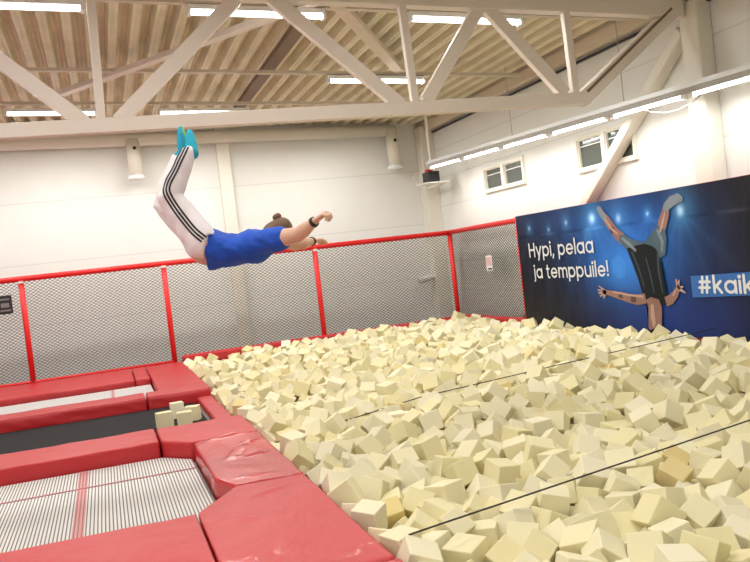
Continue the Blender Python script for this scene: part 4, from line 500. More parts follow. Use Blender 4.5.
    3351,3221,-139,-18,-16,-86,183,180,184, 4188,7782,-171,-38,-79,47,164,168,172, 2907,2870,-137,83,-36,37,160,160,174, 4453,6604,-130,7,68,-23,165,169,164, 2993,3039,-178,62,48,53,165,163,159, 4404,5974,-128,45,-12,87,155,154,152,
    2753,3857,-139,-13,49,-19,171,170,173, 4505,5538,-127,-11,-51,-68,157,165,164, 4441,5020,-97,33,-25,-84,175,159,167, 4525,4818,-91,-21,-51,-18,165,170,155, 4505,4659,-199,59,17,56,172,170,169, 4588,4490,-147,10,45,-24,172,171,171,
    4389,4265,-69,91,-31,-16,185,186,175, 4538,3903,-133,68,70,9,161,177,162, 2934,8766,-172,24,-84,-41,167,168,176, 3576,3083,-62,-73,13,-8,170,179,179, 2854,10265,-100,-6,13,-31,167,170,160, 2895,11926,-151,20,76,-35,186,183,176,
    2867,13479,-207,45,14,29,160,163,161, 3174,2595,-211,31,-58,-70,169,169,167, 3197,2908,-44,34,-52,78,183,177,182, 3182,3083,-138,-13,-41,-16,170,170,169, 3103,3260,-180,-16,25,-66,169,162,165, 3110,3457,-224,-5,77,-44,176,185,187,
    3166,7699,-76,-25,61,68,187,181,177, 3106,8281,-158,-28,-33,28,177,172,175, 3219,12537,-98,-47,-31,56,175,170,176, 4286,8580,-104,88,-2,45,186,183,188, 3385,2869,-3,60,-45,-63,158,155,165, 3300,3422,-142,36,75,-5,170,179,173,
    2744,10633,-160,-46,7,80,168,172,170, 4973,10942,-109,14,95,-4,167,167,165, 4907,5287,-78,14,58,-1,164,173,159, 1647,7497,-199,41,57,20,174,165,167, 5653,5636,-74,-57,30,66,184,177,190, 5695,7308,-139,-50,-73,34,188,183,180,
    5697,8250,-97,-59,-8,65,191,186,188, 5521,8547,-52,-25,-52,-40,173,169,168, 5802,13546,-77,-55,35,-3,165,161,170, 5434,7687,-142,-75,11,46,180,179,176, 5653,15867,-56,-11,-60,-71,165,177,168, 6002,3936,-63,-33,-2,-94,184,189,180,
    5857,4185,-9,-21,-58,-54,182,173,177, 5954,5425,-47,-32,43,-55,168,176,174, 6063,6049,-99,-39,81,14,176,177,188, 5893,6219,-112,-74,-66,11,183,180,182, 5521,5757,29,70,-45,-46,178,175,177, 5604,4849,-48,77,-18,33,185,179,174,
    5454,5621,-95,0,-73,-14,159,160,162, 5434,5320,-33,2,40,-75,157,171,165, 5470,5007,24,-33,15,-89,164,172,177, 5252,4702,40,-33,24,91,185,185,181, 5366,4398,49,1,-70,-49,165,167,173, 5420,4260,-90,85,-23,46,173,174,171,
    5294,4094,-120,48,-48,-34,188,180,185, 5422,3775,-20,38,-71,54,170,175,177, 5489,3592,-85,-62,12,-69,183,173,171, 5410,3197,53,-32,63,53,169,174,160, 5817,9102,-32,-44,66,-3,186,191,183, 5940,12557,-78,-50,48,-71,176,181,181,
    6002,15224,-74,-57,4,67,172,182,169, 6203,3852,-30,-7,3,-77,155,162,158, 5288,5602,13,49,-16,76,176,182,178, 6230,4302,-46,-22,-84,46,173,166,160, 5714,4437,-206,72,-26,-48,179,181,183, 5408,9702,-94,-67,12,-6,175,185,175,
    5333,3680,-175,51,59,-52,172,175,165, 5726,6874,-136,13,27,11,164,157,163, 5652,6680,-91,41,-32,47,156,161,160, 5770,6331,14,-2,-20,-91,176,181,180, 5237,4401,-111,63,-40,64,188,177,184, 5567,6002,54,-76,-42,43,169,167,169,
    5798,5804,-34,21,21,63,176,180,181, 5573,5441,-106,-53,7,44,181,179,181, 5693,5208,16,77,3,27,171,176,171, 5480,5150,-110,-76,-62,-9,163,157,161, 5684,4994,86,-71,-65,21,184,185,183, 5563,4648,-39,-77,6,-41,162,163,176,
    5712,4497,-11,7,-46,-87,164,165,173, 5678,4081,-33,-3,80,60,180,174,171, 5683,4285,-66,32,-13,-67,176,169,171, 5663,3689,-31,-21,-20,-74,169,171,185, 5629,3496,26,-48,43,76,169,168,173, 5547,3313,-43,-88,3,46,172,178,187,
    5122,5070,-92,-48,72,-49,184,170,171, 5246,6439,-117,-75,-60,5,166,175,165, 5194,8489,-125,-24,-53,35,183,173,176, 5086,11334,-114,92,8,-19,155,162,167, 5311,12405,-88,62,-14,-77,177,185,184, 5443,3959,-97,-17,78,-30,163,170,173,
    5541,4433,-93,-9,67,-72,173,176,177, 5323,12941,-118,13,26,-44,156,163,160, 5379,4563,-74,72,-39,-56,177,183,175, 5393,4770,-93,-61,38,61,174,172,179, 5608,3888,-7,-84,15,44,173,175,175, 1584,8891,-197,-11,94,-28,186,178,181,
    6151,4488,-37,4,27,-1,178,172,175, 6036,6451,-96,52,32,-29,167,179,180, 5300,3354,48,-82,13,-41,163,169,164, 6779,9198,-59,49,-34,79,177,176,177, 6922,14220,-25,6,-68,-56,161,172,161, 5071,14709,-92,78,-8,52,157,163,164,
    1373,1703,-96,-6,40,29,175,171,173, 1510,1964,-109,18,43,43,165,162,176, 1369,2096,-65,38,57,-68,167,171,174, 1573,2260,-76,48,40,-30,165,168,167, 1445,2425,-32,47,17,-42,190,184,178, 1369,2923,-192,70,17,-69,169,165,174,
    1507,3044,-116,90,-2,11,169,162,164, 4900,10668,-102,38,-91,-13,177,179,181, 1427,3229,-52,95,-20,15,184,186,174, 5294,3530,-46,-37,69,19,170,182,176, 1530,3458,-212,-24,6,72,178,179,175, 1681,1703,-69,44,61,18,174,184,168,
    1633,1845,-196,-55,-38,73,164,153,161, 1672,2073,-107,76,59,23,156,157,164, 1648,2470,-78,-5,-78,-23,182,188,181, 1502,2617,-107,-39,67,61,176,179,169, 1560,2792,-185,51,48,-59,159,167,160, 1667,3103,-215,-19,98,10,180,175,168,
    1727,3283,-149,-8,-49,42,166,165,169, 1670,3606,-221,6,37,-42,165,177,172, 1503,3707,-225,77,33,27,156,170,155, 4865,6837,-144,-44,14,11,172,172,173, 1665,3796,-271,56,6,82,163,156,169, 1647,7309,-161,-68,18,71,161,156,169,
    1534,7699,-181,48,39,16,171,168,167, 6091,6255,-79,-63,-12,-9,172,167,166, 5223,3758,-32,-72,-21,-65,173,163,160, 5137,4223,-92,59,-64,47,169,172,162, 6060,6702,-146,39,-11,-16,178,185,182, 6098,7137,-94,54,17,-82,173,173,168,
    6097,7907,-117,70,-13,-67,184,182,185, 5120,11661,-28,-3,34,80,169,170,156, 6046,10062,-35,47,-61,41,181,168,169, 5034,11143,-115,-11,-34,-85,162,166,155, 6398,3806,-9,16,-23,-95,175,183,181, 6274,4925,-33,-6,19,53,184,184,188,
    6260,5144,-15,35,73,-25,172,171,170, 6401,5642,9,-98,-8,16,172,175,173, 6549,6034,-51,3,42,88,174,162,174, 6398,6282,-67,18,55,-28,187,178,176, 6370,6894,-80,-49,-86,-16,173,162,163, 5118,4032,-25,25,-67,39,179,175,173,
    6603,5062,-147,-30,61,-9,166,178,177, 6564,6864,-44,50,48,-4,168,180,171, 6767,4978,-53,-45,-4,-70,179,191,177, 6916,5499,-144,11,83,54,186,179,170, 5273,6624,-42,43,62,23,183,175,168, 6920,6070,-49,-36,-30,-86,177,165,170,
    6880,6251,42,48,-36,57,173,175,172, 6922,6771,-35,53,-43,-73,173,168,163, 5094,5541,-30,13,75,-13,171,175,169, 5258,5412,-71,24,33,-76,188,185,173, 5283,5202,-103,-15,-89,33,189,177,191, 5168,4886,-10,-25,76,33,186,178,174,
    5114,4499,44,74,31,-10,168,174,172, 5024,4326,27,-12,86,-15,160,156,157, 6744,6314,-91,14,16,-56,170,161,170, 1366,3336,-576,-28,39,-24,169,172,172,
)
# ------------------------------------------------------------------ the hall
XW, YW, XL, YF = 7.34, 17.46, -9.0, -7.0
ZF = -1.25
bm = bmesh.new(); box(bm, XL-.2, XW+.2, YF-.2, YW+.2, ZF-.2, ZF); structure('floor', bm, M['concrete'])
bm = bmesh.new(); box(bm, XL-.2, XW+.2, YW, YW+.2, ZF, 5.6); structure('wall_back', bm, M['wall'])
bm = bmesh.new(); box(bm, XL-.2, XL, YF, YW, ZF, 5.6); structure('wall_left', bm, M['wall'])
bm = bmesh.new(); box(bm, XL-.2, XW+.2, YF-.2, YF, ZF, 5.6); structure('wall_front', bm, M['wall'])
# right wall with two window openings
W1 = (13.17, 14.80, 2.53, 3.03); W2 = (9.93, 11.46, 2.475, 3.04)
bm = bmesh.new()
zz = [ZF, min(W1[2], W2[2]), max(W1[3], W2[3]), 5.6]
box(bm, XW, XW+.2, YF, YW, zz[0], zz[1]); box(bm, XW, XW+.2, YF, YW, zz[2], zz[3])
for a, b in ((YF, W2[0]), (W2[1], W1[0]), (W1[1], YW)): box(bm, XW, XW+.2, a, b, zz[1], zz[2])
for w in (W1, W2):
    if w[2] > zz[1]: box(bm, XW, XW+.2, w[0], w[1], zz[1], w[2])
    if w[3] < zz[2]: box(bm, XW, XW+.2, w[0], w[1], w[3], zz[2])
structure('wall_right', bm, M['wallr'])
# corrugated roof deck, sloping down to the right wall, ribs along the hall
DS = .05
def zr(x): return 4.76-DS*x
bm = bmesh.new()
per, dep = .27, .14
prof = []
x = XL
while x < XW+.1:
    prof += [(x, 0), (x+.035, .012), (x+.07, 0), (x+.105, 0), (x+.145, dep), (x+.17, dep), (x+.19, dep-.014), (x+.21, dep), (x+.235, dep)]
    x += per
lo = [bm.verts.new((px, YF, zr(px)+d)) for px, d in prof]; hi = [bm.verts.new((px, YW+.05, zr(px)+d)) for px, d in prof]
for i in range(len(prof)-1): bm.faces.new((lo[i], hi[i], hi[i+1], lo[i+1]))
lo2 = [bm.verts.new((px, YF, zr(px)+.3)) for px in (XL, XW+.1)]; hi2 = [bm.verts.new((px, YW+.05, zr(px)+.3)) for px in (XL, XW+.1)]
bm.faces.new((lo2[0], lo2[1], hi2[1], hi2[0]))
structure('ceiling', bm, M['deck'])
# window units
for n, w in ((1, W1), (2, W2)):
    y0, y1, z0, z1 = w
    root = bpy.data.objects.new('window_%d' % n, None); link(root); root.location = (XW, (y0+y1)/2, z0); tag(root, kind='structure')
    hy = (y1-y0)/2; h = z1-z0
    bm = bmesh.new(); t = .055
    box(bm, -.045, .12, -hy, hy, 0, t); box(bm, -.045, .12, -hy, hy, h-t, h)
    for a, b in ((-hy, -hy+t), (-.05, .05), (hy-t, hy)): box(bm, -.045, .12, a, b, t, h-t)
    mesh_obj('window_frame', bm, M['cream'], root)
    for a, b in ((-hy+t, -.05), (.05, hy-t)):
        bm = bmesh.new(); s = .02
        box(bm, -.02, .06, a, b, t, t+s); box(bm, -.02, .06, a, b, h-t-s, h-t); box(bm, -.02, .06, a, a+s, t+s, h-t-s); box(bm, -.02, .06, b-s, b, t+s, h-t-s)
        sash = mesh_obj('sash', bm, M['cream'], root)
        bm = bmesh.new(); box(bm, .02, .03, a+s, b-s, t+s, h-t-s); mesh_obj('pane', bm, M['glass'], sash)
        bm = bmesh.new(); box(bm, .0, .018, a+s, b-s, h-t-s-.10, h-t-s-.085); mesh_obj('blind_rail', bm, M['white'], sash)
# steel column, eaves beam, wall brace, pilaster on the back wall
bm = bmesh.new(); box(bm, 7.12, XW, 8.24, 8.56, ZF, 4.19, .02); structure('trim_1', bm, M['cream'])
bm = bmesh.new(); box(bm, 7.12, XW, YF, YW, 4.20, 4.37); structure('trim_2', bm, M['steel2'])
bm = bmesh.new(); bar(bm, (7.24, 8.62, 3.90), (7.24, 13.75, .05), .15, .19, (1, 0, 0), .02); structure('trim_3', bm, M['cream'])
bm = bmesh.new(); box(bm, 2.56, 2.82, 17.30, YW, ZF, 4.70, .01); structure('trim_4', bm, M['cream'])
bm = bmesh.new(); box(bm, 7.02, XW, 17.1, YW, ZF, 4.3, .01); structure('trim_5', bm, M['cream'])
bm = bmesh.new(); box(bm, 7.285, 7.335, YF, YW-.4, 4.135, 4.165); structure('trim_6', bm, M['black'])

# raised platform under the pads and the pit floor
bm = bmesh.new(); box(bm, -7.0, 1.26, .6, 16.9, ZF, -.2); structure('floor_platform', bm, M['concrete'])
PX0, PX1, PY0, PY1 = 1.27, 7.02, 1.6, 16.15
def pit_z(x, y): return -.70+.22*(x-PX0)/(PX1-PX0)+.04*math.sin(x*1.7+.5)*math.sin(y*1.1)
bm = bmesh.new(); nx, ny = 24, 60
g = [[bm.verts.new((PX0+(PX1-PX0)*i/nx, PY0+(PY1-PY0)*j/ny, pit_z(PX0+(PX1-PX0)*i/nx, PY0+(PY1-PY0)*j/ny)-.01)) for j in range(ny+1)] for i in range(nx+1)]
for i in range(nx):
    for j in range(ny): bm.faces.new((g[i][j], g[i+1][j], g[i+1][j+1], g[i][j+1]))
b0 = [bm.verts.new((x, y, ZF)) for x, y in ((PX0, PY0), (PX1, PY0), (PX1, PY1), (PX0, PY1))]
bm.faces.new(list(reversed(b0)))
bm.faces.new([g[i][0] for i in range(nx, -1, -1)]+[b0[0], b0[1]]); bm.faces.new([g[i][ny] for i in range(nx+1)]+[b0[2], b0[3]])
bm.faces.new([g[0][j] for j in range(ny+1)]+[b0[3], b0[0]]); bm.faces.new([g[nx][j] for j in range(ny, -1, -1)]+[b0[1], b0[2]])
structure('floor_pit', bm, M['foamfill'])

# ------------------------------------------------------------------ roof truss
YT = 8.40
def tz(x): return 4.374-.053*x
tr = empty('roof_truss', (0, YT, 3.02), 'pale pinkish white steel roof truss of crossing bars spanning the hall overhead', 'roof truss')
def tl(p): return (p[0], p[1]-YT, p[2]-3.02)
def tbar(name, a, b, w, h, m=M['steel'], upv=(0, -1, 0), bev=.008):
    bm = bmesh.new(); bar(bm, tl(a), tl(b), w, h, upv, bev); return mesh_obj(name, bm, m, tr)
tbar('bottom_chord', (-8.9, YT+.06, 3.085), (5.64, YT+.06, 3.085), .14, .13)
tbar('end_brace', (5.53, YT+.062, 3.06), (6.95, YT+.062, 4.08), .17, .135)
tbar('end_brace_groove', (5.60, YT-.008, 3.155), (6.90, YT-.008, 4.105), .012, .03, M['steeld'], (0, 0, 1), 0)
tbar('top_chord', (-8.9, YT+.06, tz(-8.9)+.10), (7.08, YT+.06, tz(7.08)+.10), .20, .14)
for a, b in (((-1.40, 4.42), (.03, 3.12)), ((.34, 3.12), (1.63, 4.30)), ((2.00, 4.30), (3.29, 3.12)), ((3.58, 3.15), (4.36, 4.18)), ((4.44, 4.17), (5.33, 3.15)), ((-3.6, 3.15), (-2.2, 4.46))):
    tbar('diagonal', (a[0], YT+.05, a[1]), (b[0], YT+.05, b[1]), .145, .09)
for xa, xb in ((.22, .18), (3.42, 3.45), (5.44, 5.46), (-3.9, -3.9)):
    tbar('vertical', (xa, YT+.04, tz(xa)), (xb, YT+.04, 3.15), .085, .08)
# wind braces and the recessed strip under the roof
for k, (a, b, w, m, lab) in enumerate((
    ((-.25, 13.5, 4.56), (2.97, 8.5, 4.44), .15, M['steel'], 'beige flat brace under the roof, running from upper left behind the truss'),
    ((2.60, 8.6, 4.46), (4.76, 12.15, 4.38), .16, M['steel2'], 'cream brace under the roof ending above the middle tube light'),
    ((2.78, 8.6, 4.58), (2.78, 16.8, 4.58), .19, M['steeld'], 'dark brown steel purlin lying along the roof ribs'))):
    bm = bmesh.new(); bar(bm, a, b, w, .07, (0, 0, 1), .005); o = mesh_obj('roof_brace' if k < 2 else 'purlin', bm, m); tag(o, lab, 'brace' if k < 2 else 'purlin')

# ------------------------------------------------------------------ tube lights on their trays
for Y, lab in ((9.2, 'front'), (12.2, 'middle'), (14.35, 'rear')):
    bm = bmesh.new(); bar(bm, (-6, Y, 4.58+DS*6), (6.9, Y, 4.58-DS*6.9), .09, .045)
    tag(mesh_obj('light_tray', bm, M['tray']), {'front': 'beige tray along the roof carrying the nearest row of tube lights', 'middle': 'long beige tray under the roof carrying a single tube light at its right half', 'rear': 'long beige tray under the roof just above the truss bottom chord'}[lab], 'light tray')
def area(name, loc, sx, sy, power, rot=(0, 0, 0), col=(1, .985, .955)):
    l = bpy.data.lights.new(name, 'AREA'); l.shape = 'RECTANGLE'; l.size = sx; l.size_y = sy; l.energy = power; l.color = col
    o = bpy.data.objects.new(name, l); link(o); o.location = loc; o.rotation_euler = rot
    return o
PW = 40
FIX = [(-1.42, .15, 9.2, 'tube light at the top left corner, partly behind a truss upright'), (1.24, 2.76, 9.2, 'tube light at the top, crossed by two truss diagonals'), (3.80, 5.25, 9.15, 'tube light at the top right, crossed by a truss diagonal'),
       (3.62, 5.18, 12.2, 'tube light in the middle of the roof, crossed by a truss diagonal'), (-1.12, .24, 14.35, 'tube light at the far left just above the truss bottom chord'), (1.24, 2.75, 14.35, 'tube light just above the truss chord over the jumping person')]
for x0, x1, Y, lab in FIX:
    xm = (x0+x1)/2; z = {9.2: 4.485, 9.15: 4.475, 12.2: 4.475, 14.35: 4.43}[Y]-DS*xm; L = x1-x0
    root = empty('tube_light', (xm, Y, z+.045), 'white fluorescent '+lab, 'ceiling light', 'tube lights under the roof'); root.rotation_euler = (0, math.atan(DS), 0)
    bm = bmesh.new(); box(bm, -L/2, L/2, -.055, .055, -.035, .02, .006); mesh_obj('housing', bm, M['white'], root)
    for s in (-1, 1):
        bm = bmesh.new(); box(bm, s*L/2-.02, s*L/2+.02, -.06, .06, -.095, .02, .005); mesh_obj('end_cap', bm, M['white'], root)
    bm = bmesh.new(); tube(bm, [(-L/2+.03, 0, -.062), (L/2-.03, 0, -.062)], .028, 14); mesh_obj('tube', bm, M['tube'], root, True)
    area('tube_or_fill_lamp', (xm, Y, z-.055), L, .12, PW)
for Y, k in ((5.9, 1.0), (3.0, .9), (0, .8), (-3.2, .6)):
    for xm in (-6.2, -3.6, -.6, 2.0, 4.6)[:4 if Y > 2 else 5]:
        area('tube_or_fill_lamp', (xm, Y, 4.40-DS*xm), 1.5, .12, PW*k)
for Y in (9.2, 14.35):
    for xm in (-3.55, -6.0): area('tube_or_fill_lamp', (xm, Y, 4.38-DS*xm), 1.5, .12, PW)
for xm in (-3.4, -.5, 2.0, 4.5): area('tube_or_fill_lamp', (xm, 15.9, 4.32-DS*xm), 1.5, .12, PW*1.1)  # fill row with no fixtures, added out of sight to brighten the back wall

# hanging light trunk along the right wall
TA, TB = Vector((6.6, 15.72, 3.27)), Vector((6.96, 5.2, 2.97))
T0 = TA.copy()
tk = empty('strip_light', TA, 'long pale fluorescent strip light hanging along the right wall', 'light')
td = (TB-TA); tn = td.normalized()
def tp(s, dz=0, dx=0): return td*s+Vector((dx, 0, dz))
bm = bmesh.new(); bar(bm, tp(0, .045), tp(1, .045), .20, .03, bev=.004); bar(bm, tp(0, .075), tp(1, .075), .07, .05); mesh_obj('rail', bm, M['trunk'], tk)
bm = bmesh.new(); bar(bm, tp(0, -.003, -.085), tp(1, -.003, -.085), .012, .064); bar(bm, tp(0, -.003, .085), tp(1, -.003, .085), .012, .064); mesh_obj('channel', bm, M['trunkd'], tk)
bm = bmesh.new(); bar(bm, tp(0, -.018), tp(1, -.018), .15, .02); mesh_obj('reflector', bm, M['white'], tk)
n = 7
for i in range(n):
    a, b = (i+.04)/n, (i+.96)/n
    bm = bmesh.new(); tube(bm, [tp(a, -.052), tp(b, -.052)], .019, 12); mesh_obj('tube', bm, M['tube'], tk, True)
    for q in (a, b):
        bm = bmesh.new(); bar(bm, tp(q-.004, -.05), tp(q+.004, -.05), .07, .07); mesh_obj('tube_holder', bm, M['white'], tk)
    c = TA+tp((a+b)/2, -.10)
    o = area('trunk_lamp', c, td.length*(b-a), .10, 12); o.rotation_euler = (0, 0, math.atan2(td.y, td.x))
for q in (.005, .32, .60, .92):
    p = tp(q, .09); top = zr((TA+p).x)-TA.z
    bm = bmesh.new(); tube(bm, [p, (p.x, p.y, top)], .03 if q < .1 else .006, 8); mesh_obj('hanger', bm, M['cream'] if q < .1 else M['trunkd'], tk)
bm = bmesh.new(); tube(bm, [tp(.62, -.03, .06)+tn*(k*.22)+Vector((.02*k, 0, -.14*math.sin(k*PI/5))) for k in range(6)], .008, 6); mesh_obj('cable', bm, M['trunkd'], tk)
# control box on its corner bracket
cb = empty('control_box', (6.78, 16.15, 2.93), 'small black control box with red top on a white corner bracket', 'control box')
bm = bmesh.new(); box(bm, -.13, .12, -.17, .17, .02, .25, .01); mesh_obj('casing', bm, M['black'], cb)
bm = bmesh.new(); box(bm, -.10, .03, -.06, .10, .251, .31, .01); mesh_obj('red_knob', bm, M['redp'], cb)
bm = bmesh.new(); box(bm, -.24, .3, -.24, .28, 0, .02); bar(bm, (.3, 0, 0), (.3, 1.0, 0), .04, .04); mesh_obj('bracket', bm, M['cream'], cb)
bm = bmesh.new(); tube(bm, [(-.1, .1, .28), (-.28, .15, .24), (-.4, .1, .14), (-.26, .2, .04)], .008, 6); mesh_obj('cable', bm, M['cream'], cb)

# ------------------------------------------------------------------ air duct along the back wall
ad = empty('air_duct', (0, 17.22, 4.5), 'cream round air duct along the top of the back wall with two drop pipes', 'air duct')
bm = bmesh.new(); tube(bm, [(-8.9, 0, .20), (6.50, 0, -.235)], .125, 20); mesh_obj('main_pipe', bm, M['cream'], ad, True)
for x, zt, zb in ((.90, -.08, -.82), (6.38, -.20, -1.02)):
    bm = bmesh.new(); tube(bm, [(x, -.05, zt), (x, -.05, zb)], .135, 20); d = mesh_obj('drop_pipe', bm, M['cream'], ad, True)
    bm = bmesh.new(); tube(bm, [(x, -.05, zb+.03), (x, -.05, zb-.02), (x, -.05, zb-.06)], [.135, .165, .165], 20); mesh_obj('nozzle', bm, M['white'], d, True)
    bm = bmesh.new(); tube(bm, [(x+.02, -.17, zb+.55), (x+.02, -.20, zb+.55)], .035, 10); mesh_obj('damper_knob', bm, M['black'], d)
# drain pipe behind the corner of the net
bm = bmesh.new(); tube(bm, [(6.66, 17.2, .92), (7.10, 17.2, .98), (7.17, 17.2, .93), (7.2, 17.2, .80), (7.2, 17.2, ZF+.01)], [.075, .07, .065, .06, .06], 12)
tag(mesh_obj('drain_pipe', bm, M['drain'], smooth=True), 'white bent pipe on the back wall seen through the netting near the corner', 'pipe')
# ------------------------------------------------------------------ vinyl pads
def pad(name, poly, label, z1=0.0, z0=-.2, m='vinyl', amp=.008, creases=(), seed=0, inset=.002, slope=None):
    cx = sum(p[0] for p in poly)/len(poly); cy = sum(p[1] for p in poly)/len(poly)
    bm = bmesh.new()
    pl = []
    n = len(poly)
    for i in range(n):                       # pull the outline in a little so neighbours keep a seam
        a, b, c = Vector(poly[i-1]), Vector(poly[i]), Vector(poly[(i+1) % n])
        d1 = (b-a).normalized(); d2 = (c-b).normalized()
        n1 = Vector((-d1.y, d1.x)); n2 = Vector((-d2.y, d2.x))
        k = (n1+n2); k = k/max(.2, k.dot(n1))
        pl.append((b+k*inset)-Vector((cx, cy)))
    prism(bm, [(p.x, p.y) for p in pl], z0, z1)
    me = remeshed(name, bm, .022, 3)
    for v in me.vertices:
        p = v.co; w = Vector((p.x+cx, p.y+cy, p.z))
        if p.z > z0+.05:
            e = noise.noise(Vector((w.x*2.1, w.y*2.1, seed)))*amp+noise.noise(Vector((w.x*7, w.y*4, seed+9)))*amp*.35
            for (ax, ay, bx, by, hgt, wid) in creases:
                A = Vector((ax, ay)); B = Vector((bx, by)); q = Vector((w.x, w.y)); t = max(0, min(1, (q-A).dot(B-A)/(B-A).length_squared))
                d = (q-A-(B-A)*t).length
                e += hgt*math.exp(-(d/wid)**2)*math.sin(PI*min(1, t+.05)*.95+.08)
            if p.z > z1-.06: v.co.z += e
            # sides: vertical tucks
            if p.z < z1-.02:
                tck = noise.noise(Vector((w.x*5+p.z*6, w.y*5+p.z*6, seed+3)))*amp*.9
                v.co += Vector((v.normal.x, v.normal.y, 0))*tck
    me.materials.append(M[m])
    o = link(bpy.data.objects.new(name, me)); o.location = (cx, cy, 0)
    return tag(o, label, 'safety pad', 'red safety pads around the trampolines')
G = 'safety_pad'
pad(G, [(-5.5, 3.4), (.40, 3.4), (.40, 5.5), (-5.5, 5.5)], 'wide red vinyl pad along the bottom left corner, in front of the white trampoline', seed=1)
pad(G, [(.41, 3.95), (1.25, 3.95), (1.25, 5.98), (.73, 5.98), (.41, 5.50)], 'large smooth red pad with one cut corner, beside the pit at the bottom', seed=2, creases=((.75, 5.6, 1.1, 5.75, .012, .03), (.5, 5.2, .95, 5.1, .010, .05)))
pad(G, [(.41, 1.2), (1.25, 1.2), (1.25, 3.94), (.41, 3.94)], 'red pad at the very bottom edge, below the large smooth pad', seed=3)
pad(G, [(.73, 5.99), (1.25, 5.99), (1.25, 7.93), (.70, 7.93), (.62, 7.86), (.62, 6.35)], 'puffy red pad with shiny creases beside the pit', seed=4, m='vinyld', amp=.012,
    creases=((.74, 7.82, 1.22, 7.94, .022, .045), (.80, 6.85, 1.10, 7.50, .024, .045), (.85, 6.90, 1.2, 6.98, .018, .04), (1.0, 7.45, 1.2, 7.5, .016, .04), (.76, 6.2, 1.1, 6.15, .012, .03)))
pad(G, [(.355, 8.22), (.60, 7.93), (1.25, 7.94), (1.25, 9.02), (.355, 9.02)], 'red pad between the black trampoline and the creased pad', seed=5, creases=((.5, 8.3, 1.1, 8.2, .01, .04),))
pad(G, [(-5.5, 8.22), (.345, 8.22), (.345, 9.02), (-5.5, 9.02)], 'long red pad between the white and black trampolines', seed=6)
pad(G, [(1.04, 9.04), (1.25, 9.04), (1.25, 11.60), (1.04, 11.60)], 'narrow red pad at the right end of the black trampoline', z1=-.10, amp=.014, seed=7)
pad(G, [(-5.5, 11.62), (.385, 11.62), (.385, 12.22), (-5.5, 12.22)], 'long wrinkled red pad behind the black trampoline', amp=.013, seed=8, m='vinyl')
pad(G, [(.395, 11.62), (1.25, 11.62), (1.25, 16.10), (.58, 16.10), (.58, 12.22), (.395, 12.22)], 'broad red corner pad between the far trampoline and the pit', seed=9)
pad(G, [(.33, 14.0), (.57, 14.0), (.57, 16.10), (.33, 16.10)], 'short tucked red pad at the right end of the far trampoline', seed=10, amp=.014)
pad(G, [(-5.5, 14.0), (.32, 14.0), (.32, 16.10), (-5.5, 16.10)], 'long red pad at the foot of the back netting', seed=12)

# ------------------------------------------------------------------ trampolines
def tramp(name, x0, x1, y0, y1, z, m, label, cut=None):
    root = empty(name, ((x0+x1)/2, (y0+y1)/2, -.2), label, 'trampoline')
    hx, hy = (x1-x0)/2, (y1-y0)/2; h = z+.2
    bm = bmesh.new()
    poly = cut or [(x0, y0), (x1, y0), (x1, y1), (x0, y1)]
    prism(bm, [(a-(x0+x1)/2, b-(y0+y1)/2) for a, b in poly], h-.008, h)
    mesh_obj('bed', bm, M[m], root)
    bm = bmesh.new(); t = .05
    box(bm, -hx, hx, -hy, -hy+t, .001, h-.01); box(bm, -hx, hx, hy-t, hy, .001, h-.01)
    box(bm, -hx, -hx+t, -hy+t, hy-t, .001, h-.01); box(bm, hx-t, hx, -hy+t, hy-t, .001, h-.01)
    mesh_obj('frame', bm, M['frame'], root)
    return root
t1 = tramp('trampoline', -5.4, .60, 5.52, 8.20, -.15, 'bed', 'trampoline with a white striped woven bed and red cross lines', [(-5.4, 5.52), (.40, 5.52), (.60, 5.80), (.60, 7.88), (.35, 8.19), (-5.4, 8.19)])
bm = bmesh.new(); box(bm, -.36-.04+2.4, -.36+.04+2.4, -1.33, 1.33, .0505, .053); mesh_obj('marking_stripe', bm, M['bedred'], t1)
bm = bmesh.new(); box(bm, -2.9, 2.99, 7.48-6.86-.012, 7.48-6.86+.012, .0535, .056); mesh_obj('marking_line', bm, M['bedred2'], t1)
tramp('trampoline', -5.4, .99, 9.05, 11.58, -.16, 'bedblack', 'trampoline with a charcoal black bed holding loose foam cubes')
t3 = tramp('trampoline', -5.4, .55, 12.25, 13.97, -.10, 'bedpale', 'narrow strip of a pale grey trampoline at the far end')
bm = bmesh.new(); box(bm, 2.36, 2.41, -.84, .84, .1005, .103); mesh_obj('marking_stripe', bm, M['bedred'], t3)

# ------------------------------------------------------------------ netting fences
FY, FX = 16.26, 7.09
def net(name, u0, u1, z0, z1, place, parent, w=.088, h=.058, t=.0085):
    """knotted diamond netting in a vertical plane; place(u, v, d) -> local point"""
    bm = bmesh.new(); k = h/w
    def strand(a, b):
        (ua, va), (ub, vb) = a, b
        L = math.hypot(ub-ua, vb-va)
        if L < .02: return
        nx_, ny_ = -(vb-va)/L*t/2, (ub-ua)/L*t/2
        q = [(ua+nx_, va+ny_, 0), (ua-nx_, va-ny_, 0), (ub-nx_, vb-ny_, 0), (ub+nx_, vb+ny_, 0)]
        f = [bm.verts.new(place(x, y, -t*.35)) for x, y, d in q]; b_ = [bm.verts.new(place(x, y, t*.35)) for x, y, d in q]
        bm.faces.new(f); bm.faces.new(list(reversed(b_)))
        for i in (0, 2): bm.faces.new((f[i], b_[i], b_[(i+1) % 4], f[(i+1) % 4]))
    H = z1-z0; run = H/k
    c = u0-run
    while c < u1:
        for s in (1, -1):
            if s == 1: ua, ub = max(c, u0), min(c+run, u1)
            else: ua, ub = max(c, u0), min(c+run, u1)
            if ub <= ua: continue
            va, vb = (ua-c)*k, (ub-c)*k
            if s == 1: strand((ua, z0+va), (ub, z0+vb))
            else: strand((ua, z1-va), (ub, z1-vb))
        c += w
    return mesh_obj(name, bm, M['net'], parent)
fb = empty('netting_fence', (0, FY, 0), 'long red framed netting fence along the back of the hall', 'fence')
